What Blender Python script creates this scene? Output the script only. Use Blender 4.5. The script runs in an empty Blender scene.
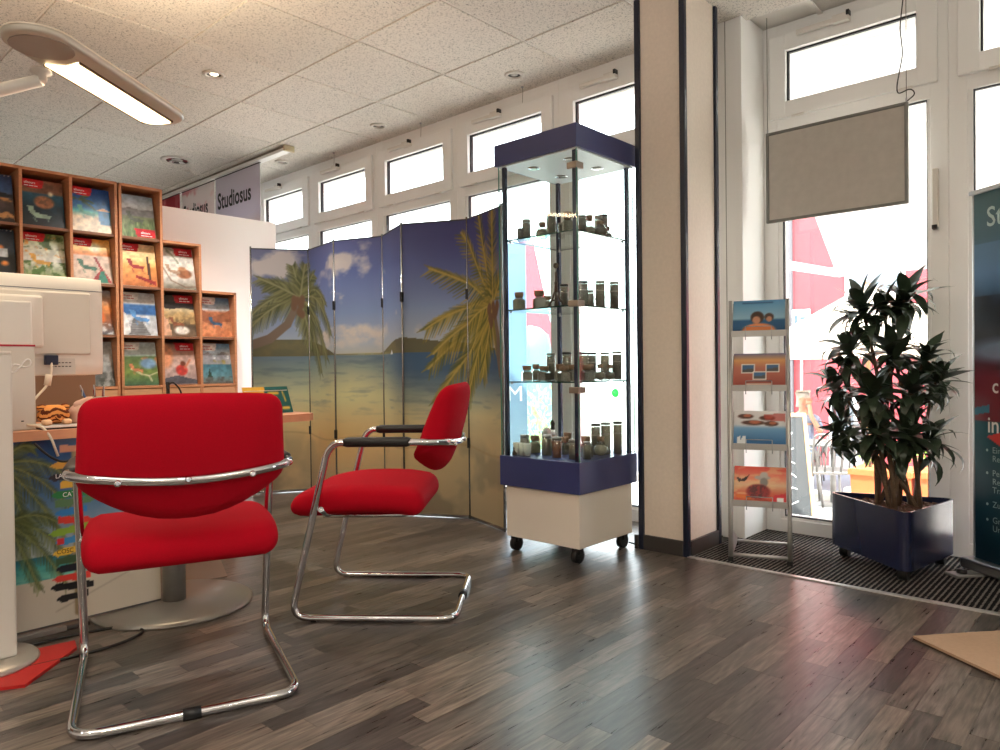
import bpy, bmesh, math, random
import numpy as np
from mathutils import Vector, Matrix, Euler
random.seed(7); rng = np.random.RandomState(7)
scene = bpy.context.scene
COL = scene.collection
PI = math.pi

# ------------------------------------------------------------------ camera, world, sun, exposure
FPX, CAMH = 721.85, 0.90
YAW, PITCH, ROLL = math.radians(47.56), math.radians(-0.675), math.radians(-0.68)
_f = Vector((-math.cos(YAW)*math.cos(PITCH), math.sin(YAW)*math.cos(PITCH), math.sin(PITCH)))
_r0 = Vector((math.sin(YAW), math.cos(YAW), 0)); _u0 = _r0.cross(_f)
_r = _r0*math.cos(ROLL) + _u0*math.sin(ROLL); _u = _u0*math.cos(ROLL) - _r0*math.sin(ROLL)
CAMP = Vector((0, 0, CAMH))
cam_d = bpy.data.cameras.new('camera'); cam_d.sensor_width = 36; cam_d.lens = FPX/1000*36
cam_d.clip_start = 0.05; cam_d.clip_end = 200
cam = bpy.data.objects.new('camera', cam_d); COL.objects.link(cam)
m = Matrix(((_r.x, _u.x, -_f.x), (_r.y, _u.y, -_f.y), (_r.z, _u.z, -_f.z))).to_4x4()
m.translation = CAMP; cam.matrix_world = m
scene.camera = cam

world = bpy.data.worlds.new('sky'); scene.world = world; world.use_nodes = True
bg = world.node_tree.nodes['Background']
bg.inputs[0].default_value = (0.90, 0.95, 1.0, 1); bg.inputs[1].default_value = 5.6

sun_d = bpy.data.lights.new('sun', 'SUN'); sun_d.energy = 9.0; sun_d.angle = 0.01; sun_d.color = (1, .95, .88)
sun = bpy.data.objects.new('sun', sun_d); COL.objects.link(sun)
sun.rotation_euler = Vector((-0.45, 0.38, -0.8)).to_track_quat('-Z', 'Y').to_euler()

vs = scene.view_settings
vs.view_transform = 'Standard'; vs.look = 'None'; vs.gamma = 1.0; vs.exposure = 0.6
vs.use_curve_mapping = False

def ray(x, y): return _f*FPX + _r*(x-500) - _u*(y-375)
def onz(x, y, z=0.0):
    v = ray(x, y); return CAMP + v*((z-CAMH)/v.z)
def ony(x, y, Y):
    v = ray(x, y); return CAMP + v*(Y/v.y)
def onx(x, y, X):
    v = ray(x, y); return CAMP + v*(X/v.x)
def proj(P):
    d = Vector(P)-CAMP; w = d.dot(_f)
    return (500+FPX*d.dot(_r)/w, 375-FPX*d.dot(_u)/w, w)

# ------------------------------------------------------------------ helpers
def lin(c):
    c = np.asarray(c, float)/255.0
    return np.where(c <= 0.04045, c/12.92, ((c+0.055)/1.055)**2.4)
MATS = {}
def M(name, rgb=(200, 200, 200), rough=0.5, metal=0.0, spec=0.5, noise=None, bump=None, emit=None, coat=0.0, sheen=0.0, trans=0.0):
    """noise=(scale, amount, stretch) colour variation; bump=(scale, strength)"""
    if name in MATS: return MATS[name]
    mt = bpy.data.materials.new(name); mt.use_nodes = True; nt = mt.node_tree; b = nt.nodes['Principled BSDF']
    c = tuple(lin(rgb))+(1,)
    b.inputs['Base Color'].default_value = c; b.inputs['Roughness'].default_value = rough
    b.inputs['Metallic'].default_value = metal; b.inputs['Specular IOR Level'].default_value = spec
    b.inputs['Coat Weight'].default_value = coat; b.inputs['Sheen Weight'].default_value = sheen
    if noise or bump:
        tc = nt.nodes.new('ShaderNodeTexCoord')
    if noise:
        mp = nt.nodes.new('ShaderNodeMapping'); nt.links.new(tc.outputs['Object'], mp.inputs[0])
        mp.inputs['Scale'].default_value = noise[2] if len(noise) > 2 else (1, 1, 1)
        n = nt.nodes.new('ShaderNodeTexNoise'); n.inputs['Scale'].default_value = noise[0]; n.inputs['Detail'].default_value = 5
        nt.links.new(mp.outputs[0], n.inputs['Vector'])
        mx = nt.nodes.new('ShaderNodeMixRGB'); mx.blend_type = 'MULTIPLY'; mx.inputs[0].default_value = 1
        mr = nt.nodes.new('ShaderNodeMapRange'); mr.inputs[1].default_value = .3; mr.inputs[2].default_value = .7
        mr.inputs[3].default_value = 1-noise[1]; mr.inputs[4].default_value = 1+noise[1]*.5
        nt.links.new(n.outputs[0], mr.inputs[0]); mx.inputs[1].default_value = c
        nt.links.new(mr.outputs[0], mx.inputs[2]); nt.links.new(mx.outputs[0], b.inputs['Base Color'])
    if bump:
        n2 = nt.nodes.new('ShaderNodeTexNoise'); n2.inputs['Scale'].default_value = bump[0]
        nt.links.new(tc.outputs['Object'], n2.inputs['Vector'])
        bp = nt.nodes.new('ShaderNodeBump'); bp.inputs['Strength'].default_value = bump[1]; bp.inputs['Distance'].default_value = .002
        nt.links.new(n2.outputs[0], bp.inputs['Height']); nt.links.new(bp.outputs[0], b.inputs['Normal'])
    if emit:
        b.inputs['Emission Color'].default_value = c; b.inputs['Emission Strength'].default_value = emit
    if trans:
        out = nt.nodes['Material Output']; tr = nt.nodes.new('ShaderNodeBsdfTranslucent'); tr.inputs[0].default_value = c
        ms = nt.nodes.new('ShaderNodeMixShader'); ms.inputs[0].default_value = trans
        nt.links.new(b.outputs[0], ms.inputs[1]); nt.links.new(tr.outputs[0], ms.inputs[2]); nt.links.new(ms.outputs[0], out.inputs[0])
    MATS[name] = mt; return mt
def glass_mat(name, tint=(245, 252, 250), refl=0.10, alpha=0.0):
    if name in MATS: return MATS[name]
    mt = bpy.data.materials.new(name); mt.use_nodes = True; nt = mt.node_tree; nt.nodes.clear()
    out = nt.nodes.new('ShaderNodeOutputMaterial'); t = nt.nodes.new('ShaderNodeBsdfTransparent')
    t.inputs[0].default_value = tuple(lin(tint))+(1,)
    g = nt.nodes.new('ShaderNodeBsdfGlossy'); g.inputs['Roughness'].default_value = 0.02; g.inputs[0].default_value = (1, 1, 1, 1)
    fr = nt.nodes.new('ShaderNodeLayerWeight'); fr.inputs[0].default_value = .5
    pw = nt.nodes.new('ShaderNodeMath'); pw.operation = 'POWER'; pw.inputs[1].default_value = 5; nt.links.new(fr.outputs['Facing'], pw.inputs[0])
    mm = nt.nodes.new('ShaderNodeMath'); mm.operation = 'MULTIPLY_ADD'; mm.inputs[1].default_value = 1-refl; mm.inputs[2].default_value = refl
    mm.use_clamp = True
    mix = nt.nodes.new('ShaderNodeMixShader'); nt.links.new(pw.outputs[0], mm.inputs[0]); nt.links.new(mm.outputs[0], mix.inputs[0])
    nt.links.new(t.outputs[0], mix.inputs[1]); nt.links.new(g.outputs[0], mix.inputs[2])
    nt.links.new(mix.outputs[0], out.inputs[0]); MATS[name] = mt; return mt
def print_mat(name, rough=0.35, trans=0.0, spec=.5):
    if name in MATS: return MATS[name]
    mt = bpy.data.materials.new(name); mt.use_nodes = True; nt = mt.node_tree; b = nt.nodes['Principled BSDF']
    a = nt.nodes.new('ShaderNodeAttribute'); a.attribute_name = 'Col'
    nt.links.new(a.outputs['Color'], b.inputs['Base Color']); b.inputs['Roughness'].default_value = rough
    b.inputs['Specular IOR Level'].default_value = spec
    if trans:
        out = nt.nodes['Material Output']; tr = nt.nodes.new('ShaderNodeBsdfTranslucent'); nt.links.new(a.outputs['Color'], tr.inputs[0])
        ms = nt.nodes.new('ShaderNodeMixShader'); ms.inputs[0].default_value = trans
        nt.links.new(b.outputs[0], ms.inputs[1]); nt.links.new(tr.outputs[0], ms.inputs[2]); nt.links.new(ms.outputs[0], out.inputs[0])
    MATS[name] = mt; return mt

def link(name, me, mat=None, parent=None, loc=(0, 0, 0), rot=(0, 0, 0), scale=(1, 1, 1)):
    o = bpy.data.objects.new(name, me); COL.objects.link(o)
    if mat is not None and me is not None and len(me.materials) == 0: me.materials.append(mat)
    o.location = loc; o.rotation_euler = rot; o.scale = scale
    if parent: o.parent = parent
    return o
def tag(o, label=None, cat=None, group=None, kind=None):
    if label: o['label'] = label
    if cat: o['category'] = cat
    if group: o['group'] = group
    if kind: o['kind'] = kind
    return o
def thing(name, label, cat, loc=(0, 0, 0), rz=0.0, group=None, kind=None, rot=None):
    o = bpy.data.objects.new(name, None); COL.objects.link(o); o.empty_display_size = .1
    o.location = loc; o.rotation_euler = rot if rot else (0, 0, rz)
    return tag(o, label, cat, group, kind)
def copy_tree(o, parent=None):
    c = o.copy(); COL.objects.link(c); c.parent = parent
    for ch in o.children: copy_tree(ch, c)
    return c

def fillet(pts, r, n=6):
    pts = [Vector(p) for p in pts]; out = [pts[0]]
    for i in range(1, len(pts)-1):
        a, b, c = pts[i-1], pts[i], pts[i+1]
        rr = r[i] if isinstance(r, (list, tuple)) else r
        d1 = (a-b); d2 = (c-b); l = min(rr, d1.length*.49, d2.length*.49)
        p1 = b+d1.normalized()*l; p2 = b+d2.normalized()*l
        for k in range(n+1):
            t = k/n; out.append(p1*(1-t)**2 + b*2*t*(1-t) + p2*t*t)
    out.append(pts[-1]); return out

class B:
    """collects shapes and links them as one mesh object"""
    def __init__(s): s.v = []; s.f = []; s.sm = []
    def add(s, v, f, smooth=False, mat=None):
        o = len(s.v)
        if mat is not None: v = [mat @ Vector(p) for p in v]
        s.v += [tuple(p) for p in v]; s.f += [tuple(i+o for i in q) for q in f]; s.sm += [smooth]*len(f); return s
    def box(s, x0, x1, y0, y1, z0, z1, mat=None):
        v = [(x, y, z) for z in (z0, z1) for y in (y0, y1) for x in (x0, x1)]
        return s.add(v, [(0, 2, 3, 1), (4, 5, 7, 6), (0, 1, 5, 4), (2, 6, 7, 3), (0, 4, 6, 2), (1, 3, 7, 5)], False, mat)
    def cbox(s, x0, x1, y0, y1, z0, z1, c=.003, mat=None):
        """box with chamfered edges"""
        bm = bmesh.new(); bmesh.ops.create_cube(bm, size=1)
        for v in bm.verts: v.co = Vector((x0+(v.co.x+.5)*(x1-x0), y0+(v.co.y+.5)*(y1-y0), z0+(v.co.z+.5)*(z1-z0)))
        bmesh.ops.bevel(bm, geom=bm.edges[:], offset=c, segments=2, profile=.5, affect='EDGES')
        return s.frombm(bm, mat)
    def frombm(s, bm, mat=None, smooth=False):
        bm.verts.index_update(); v = [p.co.copy() for p in bm.verts]; f = [[q.index for q in fc.verts] for fc in bm.faces]
        bm.free(); return s.add(v, f, smooth, mat)
    def prism(s, poly, z0, z1, mat=None, smooth=False):
        n = len(poly); v = [(p[0], p[1], z0) for p in poly]+[(p[0], p[1], z1) for p in poly]
        f = [tuple(range(n-1, -1, -1)), tuple(range(n, 2*n))]
        o = len(s.v); s.add(v, f, False, mat)
        if mat is not None: pass
        fs = [(i+o, (i+1) % n+o, (i+1) % n+n+o, i+n+o) for i in range(n)]
        s.f += fs; s.sm += [smooth]*n; return s
    def lathe(s, prof, n=20, mat=None, smooth=True, cap=True):
        v = []; f = []
        for (r, z) in prof:
            for k in range(n):
                a = 2*PI*k/n; v.append((r*math.cos(a), r*math.sin(a), z))
        for i in range(len(prof)-1):
            for k in range(n):
                f.append((i*n+k, i*n+(k+1) % n, (i+1)*n+(k+1) % n, (i+1)*n+k))
        s.add(v, f, smooth, mat)
        if cap:
            o = len(s.v)-len(v)
            if prof[0][0] > 1e-5: s.f.append(tuple(o+k for k in range(n-1, -1, -1))); s.sm.append(False)
            if prof[-1][0] > 1e-5: s.f.append(tuple(o+(len(prof)-1)*n+k for k in range(n))); s.sm.append(False)
        return s
    def cyl(s, p0, p1, r, n=14, r2=None):
        return s.tube([p0, p1], [r, r if r2 is None else r2], n)
    def tube(s, pts, r, n=12, closed=False):
        pts = [Vector(p) for p in pts]; N = len(pts); rr = r if isinstance(r, (list, tuple)) else [r]*N
        tang = []
        for i in range(N):
            a = pts[(i-1) % N] if (closed or i > 0) else pts[i]; b = pts[(i+1) % N] if (closed or i < N-1) else pts[i]
            tang.append((b-a).normalized())
        up = Vector((0, 0, 1)) if abs(tang[0].z) < .9 else Vector((1, 0, 0))
        nrm = tang[0].cross(up).normalized(); v = []; f = []
        for i in range(N):
            nrm = (nrm - tang[i]*nrm.dot(tang[i])).normalized(); bn = tang[i].cross(nrm)
            for k in range(n):
                a = 2*PI*k/n; v.append(pts[i]+(nrm*math.cos(a)+bn*math.sin(a))*rr[i])
        for i in range(N if closed else N-1):
            j = (i+1) % N
            for k in range(n): f.append((i*n+k, i*n+(k+1) % n, j*n+(k+1) % n, j*n+k))
        s.add(v, f, True)
        if not closed:
            o = len(s.v)-len(v)
            s.f.append(tuple(o+k for k in range(n-1, -1, -1))); s.sm.append(False)
            s.f.append(tuple(o+(N-1)*n+k for k in range(n))); s.sm.append(False)
        return s
    def rbox(s, sx, sy, sz, r, n=10, fn=None, mat=None):
        """box with rounded edges, centre origin, optional vertex deform fn(Vector)->Vector"""
        bm = bmesh.new(); bmesh.ops.create_cube(bm, size=2)
        bmesh.ops.subdivide_edges(bm, edges=bm.edges[:], cuts=n, use_grid_fill=True)
        hx, hy, hz = sx/2, sy/2, sz/2; rr = [min(r, h) for h in (hx, hy, hz)]
        def warp(t): return math.copysign(1-(1-abs(t))**1.6, t)
        for v in bm.verts:
            p = Vector((warp(v.co.x)*hx, warp(v.co.y)*hy, warp(v.co.z)*hz))
            c = Vector([max(-h+q, min(h-q, a)) for a, h, q in zip(p, (hx, hy, hz), rr)])
            d = p-c
            e = Vector([a/q if q > 0 else 0 for a, q in zip(d, rr)])
            if e.length > 1e-6:
                e.normalize(); p = c+Vector([a*q for a, q in zip(e, rr)])
            v.co = fn(p) if fn else p
        return s.frombm(bm, mat, True)
    def mesh(s, name):
        me = bpy.data.meshes.new(name); me.from_pydata([tuple(v) for v in s.v], [], s.f)
        me.polygons.foreach_set('use_smooth', s.sm); me.update(); return me
    def build(s, name, mat, parent=None, **k):
        return link(name, s.mesh(name), mat, parent, **k)

def textmesh(body, size, squeeze=1.0, bold=0.0, align='LEFT'):
    cu = bpy.data.curves.new('text', 'FONT'); cu.body = body; cu.size = size; cu.offset = bold; cu.align_x = align
    cu.resolution_u = 3
    o = bpy.data.objects.new('text', cu); COL.objects.link(o)
    dg = bpy.context.evaluated_depsgraph_get(); me = bpy.data.meshes.new_from_object(o.evaluated_get(dg))
    bpy.data.objects.remove(o); bpy.data.curves.remove(cu)
    for v in me.vertices: v.co = Vector((v.co.x*squeeze, 0, v.co.y))      # stands in local xz, faces -y
    me.update(); return me
def letter(name, body, size, mat, parent, loc, squeeze=1.0, bold=0.0, align='LEFT', rot=(0, 0, 0)):
    me = textmesh(body, size, squeeze, bold, align); me.name = name
    return link(name, me, mat, parent, loc=loc, rot=rot)

# ------------------------------------------------------------------ printed pictures: a small painter, carried as point colours on a grid
class Cv:
    def __init__(s, w, h, asp):
        s.w, s.h, s.asp = w, h, asp; s.a = np.zeros((h, w, 3))
        s.X, s.Y = np.meshgrid(np.linspace(0, asp, w), np.linspace(0, 1, h))       # units: picture height
    def grad(s, stops):
        ys = [q[0] for q in stops]
        for k in range(3): s.a[:, :, k] = np.interp(s.Y, ys, [q[1][k] for q in stops])
        return s
    def put(s, mk, rgb, al=1.0):
        mk = np.clip(mk, 0, 1)[:, :, None]*al; s.a = s.a*(1-mk)+np.array(rgb, float)*mk; return s
    def fbm(s, sc, seed=0, oct=4, sy=1.0):
        r = np.random.RandomState(seed); out = np.zeros((s.h, s.w)); amp = 1; tot = 0
        for o in range(oct):
            g = r.rand(64, 64); x = s.X*sc*2**o; y = s.Y*sc*sy*2**o
            xi = np.floor(x).astype(int); yi = np.floor(y).astype(int); fx = x-xi; fy = y-yi
            fx = fx*fx*(3-2*fx); fy = fy*fy*(3-2*fy)
            G = lambda i, j: g[(yi+j) % 64, (xi+i) % 64]
            out += amp*((G(0, 0)*(1-fx)+G(1, 0)*fx)*(1-fy)+(G(0, 1)*(1-fx)+G(1, 1)*fx)*fy); tot += amp; amp *= .5
        return out/tot
    def ell(s, cx, cy, rx, ry, rgb, soft=.1, al=1.0):
        d = np.sqrt(((s.X-cx)/rx)**2+((s.Y-cy)/ry)**2); return s.put((1-d)/soft+.5, rgb, al)
    def poly(s, pts, rgb, al=1.0):
        n = len(pts); ins = np.zeros((s.h, s.w), bool); j = n-1
        for i in range(n):
            xi, yi = pts[i]; xj, yj = pts[j]
            with np.errstate(divide='ignore', invalid='ignore'):
                c = ((yi > s.Y) != (yj > s.Y)) & (s.X < (xj-xi)*(s.Y-yi)/((yj-yi) if yj != yi else 1e-9)+xi)
            ins ^= c; j = i
        return s.put(ins.astype(float), rgb, al)
    def line(s, p, q, w, rgb, al=1.0, w2=None):
        w2 = w if w2 is None else w2; mw = max(w, w2)+2.0/s.h
        x0, x1 = min(p[0], q[0])-mw, max(p[0], q[0])+mw; y0, y1 = min(p[1], q[1])-mw, max(p[1], q[1])+mw
        i0 = max(0, int(x0/s.asp*(s.w-1))); i1 = min(s.w, int(x1/s.asp*(s.w-1))+2); j0 = max(0, int(y0*(s.h-1))); j1 = min(s.h, int(y1*(s.h-1))+2)
        if i1 <= i0 or j1 <= j0: return s
        X = s.X[j0:j1, i0:i1]; Y = s.Y[j0:j1, i0:i1]; dx, dy = q[0]-p[0], q[1]-p[1]; L = dx*dx+dy*dy+1e-12
        t = np.clip(((X-p[0])*dx+(Y-p[1])*dy)/L, 0, 1); d = np.hypot(X-p[0]-t*dx, Y-p[1]-t*dy)
        mk = np.clip((w+(w2-w)*t-d)*s.h*.8+.5, 0, 1)[:, :, None]*al
        s.a[j0:j1, i0:i1] = s.a[j0:j1, i0:i1]*(1-mk)+np.array(rgb, float)*mk; return s
    def path(s, pts, w, rgb, al=1.0):
        for a, b in zip(pts[:-1], pts[1:]): s.line(a, b, w, rgb, al)
        return s
    def frond(s, c, ang, L, droop, col, col2, n=22, ll=.07, seed=0):
        r = random.Random(seed); p = c; pts = []
        for k in range(n+1):
            t = k/n; a = ang; x = c[0]+math.cos(a)*L*t; y = c[1]-math.sin(a)*L*t+droop*t*t*L; pts.append((x, y))
        for k in range(2, n):
            t = k/n; dx, dy = pts[k+1][0]-pts[k-1][0], pts[k+1][1]-pts[k-1][1]; a = math.atan2(dy, dx)
            l = ll*(1-.55*t)*(.8+.4*r.random())
            for sd in (-1, 1):
                b = a+sd*(.75-.25*t); e = (pts[k][0]+math.cos(b)*l, pts[k][1]+math.sin(b)*l+.35*l)
                q_ = r.random(); cc = [u+(v-u)*q_ for u, v in zip(col, col2)]
                s.line(pts[k], e, .0035*ll/.07+.001, cc, .9, .001)
        for a, b in zip(pts[:-1], pts[1:]): s.line(a, b, .003, [q*.9+20 for q in col2])
        return s
    def sub(s, x0, x1):
        i0, i1 = int(round(x0*(s.w-1))), int(round(x1*(s.w-1))); return s.a[:, i0:i1+1]
def print_mesh(name, img, w, h, t, side=(225, 225, 225)):
    """board w x h, thickness t: local x right, z up from 0, picture faces -y (y = 0), back at y = t"""
    ny, nx = img.shape[:2]
    xs = np.linspace(-w/2, w/2, nx); zs = np.linspace(h, 0, ny)
    GX, GZ = np.meshgrid(xs, zs); v = np.stack([GX, np.zeros_like(GX), GZ], -1).reshape(-1, 3)
    idx = np.arange(nx*ny).reshape(ny, nx)
    q = np.stack([idx[1:, :-1], idx[1:, 1:], idx[:-1, 1:], idx[:-1, :-1]], -1).reshape(-1, 4)
    o = len(v); y0 = 0.0002
    bv = np.array([(x, y, z) for y in (y0, t) for x, z in ((-w/2, 0), (w/2, 0), (w/2, h), (-w/2, h))])
    bf = np.array([(0, 1, 5, 4), (1, 2, 6, 5), (2, 3, 7, 6), (3, 0, 4, 7), (4, 5, 6, 7)])+o
    V = np.vstack([v, bv]); Fc = np.vstack([q, bf])
    me = bpy.data.meshes.new(name); me.vertices.add(len(V)); me.vertices.foreach_set('co', V.astype(np.float32).ravel())
    me.loops.add(Fc.size); me.loops.foreach_set('vertex_index', Fc.astype(np.int32).ravel())
    me.polygons.add(len(Fc)); me.polygons.foreach_set('loop_start', np.arange(0, Fc.size, 4, dtype=np.int32))
    me.polygons.foreach_set('loop_total', np.full(len(Fc), 4, np.int32))
    me.update(calc_edges=True)
    ca = me.color_attributes.new('Col', 'FLOAT_COLOR', 'POINT')
    col = np.ones((len(V), 4), np.float32); col[:o, :3] = lin(np.clip(img, 0, 255)).reshape(-1, 3); col[o:, :3] = lin(side)
    ca.data.foreach_set('color', col.ravel()); return me

# ------------------------------------------------------------------ materials
white_pvc = M('white_pvc', (242, 241, 238), .35)
white_paint = M('white_paint', (238, 234, 226), .75)
cream = M('cream_panel', (232, 218, 203), .6, noise=(60, .05))
navy_trim = M('navy_trim', (26, 33, 52), .3)
dark_base = M('dark_skirting', (62, 58, 56), .5)
gasket_m = M('black_gasket', (25, 25, 28), .6)
navy = M('navy_laminate', (52, 60, 112), .35)
black = M('black_plastic', (18, 18, 20), .45)
chrome = M('chrome', (205, 205, 208), .08, 1.0)
steel = M('brushed_steel', (176, 176, 178), .35, 1.0)
alu = M('silver_paint', (186, 186, 184), .38, .7)
red_fab = M('red_fabric', (174, 7, 30), .9, spec=.12, noise=(300, .08), bump=(900, .25))
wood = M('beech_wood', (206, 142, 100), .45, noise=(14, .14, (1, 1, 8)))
wood_shade = M('beech_shaded', (140, 96, 70), .55)  # beech darkened, shade inside the shelf cells put into the colour
desk_wood = M('desk_beech', (222, 160, 122), .4, noise=(12, .1, (6, 1, 1)))
plast_w = M('white_plastic', (225, 220, 212), .45)
plast_w2 = M('ivory_plastic', (214, 208, 198), .5)
pane = glass_mat('window_glass', (250, 253, 252), .05)
caseglass = glass_mat('case_glass', (250, 253, 252), .012)
edgeglass = M('glass_edge', (70, 130, 115), .15, spec=.8)
prt = print_mat('printed_paper', .3)
prt_cloth = print_mat('printed_canvas', .4, trans=.62, spec=.35)
prt_board = print_mat('printed_board', .3)
paper = M('paper', (235, 232, 226), .6)
txt_w = M('print_white', (245, 245, 245), .6)
txt_k = M('print_black', (22, 22, 26), .6)
lamp_glow = M('lamp_diffuser', (255, 226, 180), .4, emit=3.5)
spot_glow = M('spot_bulb', (255, 236, 205), .4, emit=2.5)

# ================================================================== THE ROOM
ZC = 2.67; YW = 3.57; YE = 3.85; XP = -1.575
def plank_mat(name, use_attr):
    mt = bpy.data.materials.new(name); mt.use_nodes = True; nt = mt.node_tree; b = nt.nodes['Principled BSDF']; N = nt.nodes.new; L = nt.links.new
    if use_attr:
        a = N('ShaderNodeAttribute'); a.attribute_name = 'rnd'; rnd = a.outputs['Fac']
    else:
        oi = N('ShaderNodeObjectInfo'); rnd = oi.outputs['Random']
    g = N('ShaderNodeNewGeometry')
    off = N('ShaderNodeVectorMath'); off.operation = 'SCALE'; off.inputs[0].default_value = (3.1, 7.7, 5.3); L(rnd, off.inputs['Scale'])
    ad = N('ShaderNodeVectorMath'); L(g.outputs['Position'], ad.inputs[0]); L(off.outputs[0], ad.inputs[1])
    mp = N('ShaderNodeMapping'); mp.inputs['Scale'].default_value = (95, 7, 1); L(ad.outputs[0], mp.inputs[0])
    n1 = N('ShaderNodeTexNoise'); n1.inputs['Scale'].default_value = 1.0; n1.inputs['Detail'].default_value = 6; n1.inputs['Roughness'].default_value = .65; L(mp.outputs[0], n1.inputs['Vector'])
    mp2 = N('ShaderNodeMapping'); mp2.inputs['Scale'].default_value = (14, 2.2, 1); L(ad.outputs[0], mp2.inputs[0])
    n2 = N('ShaderNodeTexNoise'); n2.inputs['Scale'].default_value = 1.0; n2.inputs['Detail'].default_value = 2; L(mp2.outputs[0], n2.inputs['Vector'])
    wv = N('ShaderNodeMath'); wv.operation = 'MULTIPLY'; wv.inputs[1].default_value = 55; L(n2.outputs[0], wv.inputs[0])
    sn = N('ShaderNodeMath'); sn.operation = 'SINE'; L(wv.outputs[0], sn.inputs[0])
    ramp = N('ShaderNodeValToRGB'); cr = ramp.color_ramp
    stops = [(0, (68, 62, 59)), (.3, (84, 77, 72)), (.6, (100, 91, 84)), (.85, (118, 106, 96)), (1, (108, 101, 96))]
    cr.elements[0].position = 0; cr.elements[0].color = tuple(lin(stops[0][1]))+(1,); cr.elements[1].position = 1; cr.elements[1].color = tuple(lin(stops[-1][1]))+(1,)
    for p, c in stops[1:-1]: e = cr.elements.new(p); e.color = tuple(lin(c))+(1,)
    L(rnd, ramp.inputs[0])
    mr = N('ShaderNodeMapRange'); mr.inputs[1].default_value = .34; mr.inputs[2].default_value = .64; mr.inputs[3].default_value = .45; mr.inputs[4].default_value = 1.28; L(n1.outputs[0], mr.inputs[0])
    mr2 = N('ShaderNodeMapRange'); mr2.inputs[1].default_value = -1; mr2.inputs[2].default_value = 1; mr2.inputs[3].default_value = .80; mr2.inputs[4].default_value = 1.12; L(sn.outputs[0], mr2.inputs[0])
    mu = N('ShaderNodeMath'); mu.operation = 'MULTIPLY'; L(mr.outputs[0], mu.inputs[0]); L(mr2.outputs[0], mu.inputs[1])
    mx = N('ShaderNodeMixRGB'); mx.blend_type = 'MULTIPLY'; mx.inputs[0].default_value = 1; L(ramp.outputs[0], mx.inputs[1]); L(mu.outputs[0], mx.inputs[2])
    L(mx.outputs[0], b.inputs['Base Color'])
    rr = N('ShaderNodeMapRange'); rr.inputs[3].default_value = .22; rr.inputs[4].default_value = .38; L(n1.outputs[0], rr.inputs[0]); L(rr.outputs[0], b.inputs['Roughness'])
    bp = N('ShaderNodeBump'); bp.inputs['Strength'].default_value = .12; bp.inputs['Distance'].default_value = .001; L(mu.outputs[0], bp.inputs['Height']); L(bp.outputs[0], b.inputs['Normal'])
    return mt
pl_obj = plank_mat('laminate_plank', False); pl_att = plank_mat('laminate_plank_rest', True)
floor = B().box(-7.6, 2.4, -2.6, 3.95, -.14, -.0065).build('floor', M('floor_joint', (60, 52, 47), .5))
tag(floor, 'grey-brown wood strip laminate floor of the shop', 'floor', kind='structure')
PW = .0643; staves = []
k = 0; x = -6.0
while x < 1.2:
    ymax = 3.06 if x+PW > -1.63 else 3.72
    y = -1.0-rng.rand()*.5
    while y < ymax:
        l = .28+rng.rand()*.36; y1 = min(y+l, ymax)
        if y1-y > .02:
            c = ((x+PW/2), (y+y1)/2, 0); px, py, w = proj(c); ar = 0
            vis = w > .3 and -40 < px < 1040 and py < 800
            if vis: ar = PW*(y1-y)*.9/w**3
            staves.append((ar, x, y, y1))
        y = y1
    x += PW
staves.sort(key=lambda s: -s[0])
unit = B().box(-.5, .5, -.5, .5, -.5, .5).mesh('plank')
GAP = .0007
for ar, x, y, y1 in staves[:300]:
    o = link('plank', unit, pl_obj, floor, loc=(x+PW/2, (y+y1)/2, -.003), scale=(PW-GAP, y1-y-GAP, .006))
rest = B(); rv = []
for ar, x, y, y1 in staves[300:]:
    rest.box(x+GAP/2, x+PW-GAP/2, y+GAP/2, y1-GAP/2, -.006, 0); rv += [rng.rand()]*8
o = rest.build('plank_remainder', pl_att, floor); tag(o, kind='stuff')
at = o.data.attributes.new('rnd', 'FLOAT', 'POINT'); at.data.foreach_set('value', rv)

# ceiling: tiles on a grid
def tile_mat():
    mt = bpy.data.materials.new('mineral_tile'); mt.use_nodes = True; nt = mt.node_tree; b = nt.nodes['Principled BSDF']; N = nt.nodes.new; L = nt.links.new
    g = N('ShaderNodeNewGeometry')
    n = N('ShaderNodeTexNoise'); n.inputs['Scale'].default_value = 120; n.inputs['Detail'].default_value = 3; n.inputs['Roughness'].default_value = .7; L(g.outputs['Position'], n.inputs['Vector'])
    r = N('ShaderNodeMapRange'); r.inputs[1].default_value = .33; r.inputs[2].default_value = .47; r.inputs[3].default_value = .35; r.inputs[4].default_value = 1; L(n.outputs[0], r.inputs[0])
    oi = N('ShaderNodeObjectInfo'); r3 = N('ShaderNodeMapRange'); r3.inputs[3].default_value = .96; r3.inputs[4].default_value = 1.02; L(oi.outputs['Random'], r3.inputs[0])
    m1 = N('ShaderNodeMath'); m1.operation = 'MULTIPLY'; L(r.outputs[0], m1.inputs[0]); L(r3.outputs[0], m1.inputs[1])
    mx = N('ShaderNodeMixRGB'); mx.blend_type = 'MULTIPLY'; mx.inputs[0].default_value = 1; mx.inputs[1].default_value = tuple(lin((226, 220, 210)))+(1,); L(m1.outputs[0], mx.inputs[2])
    L(mx.outputs[0], b.inputs['Base Color']); b.inputs['Roughness'].default_value = .9; b.inputs['Specular IOR Level'].default_value = .1
    bp = N('ShaderNodeBump'); bp.inputs['Strength'].default_value = .5; bp.inputs['Distance'].default_value = .002; L(r.outputs[0], bp.inputs['Height']); L(bp.outputs[0], b.inputs['Normal'])
    return mt
tile_m = tile_mat(); bar_m = M('ceiling_grid', (236, 232, 224), .45)
ceil = B().box(-7.7, 2.5, -2.7, 4.0, ZC+.03, ZC+.25).build('ceiling', white_paint)
tag(ceil, 'suspended ceiling of speckled mineral fibre tiles', 'ceiling', kind='structure')
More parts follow.
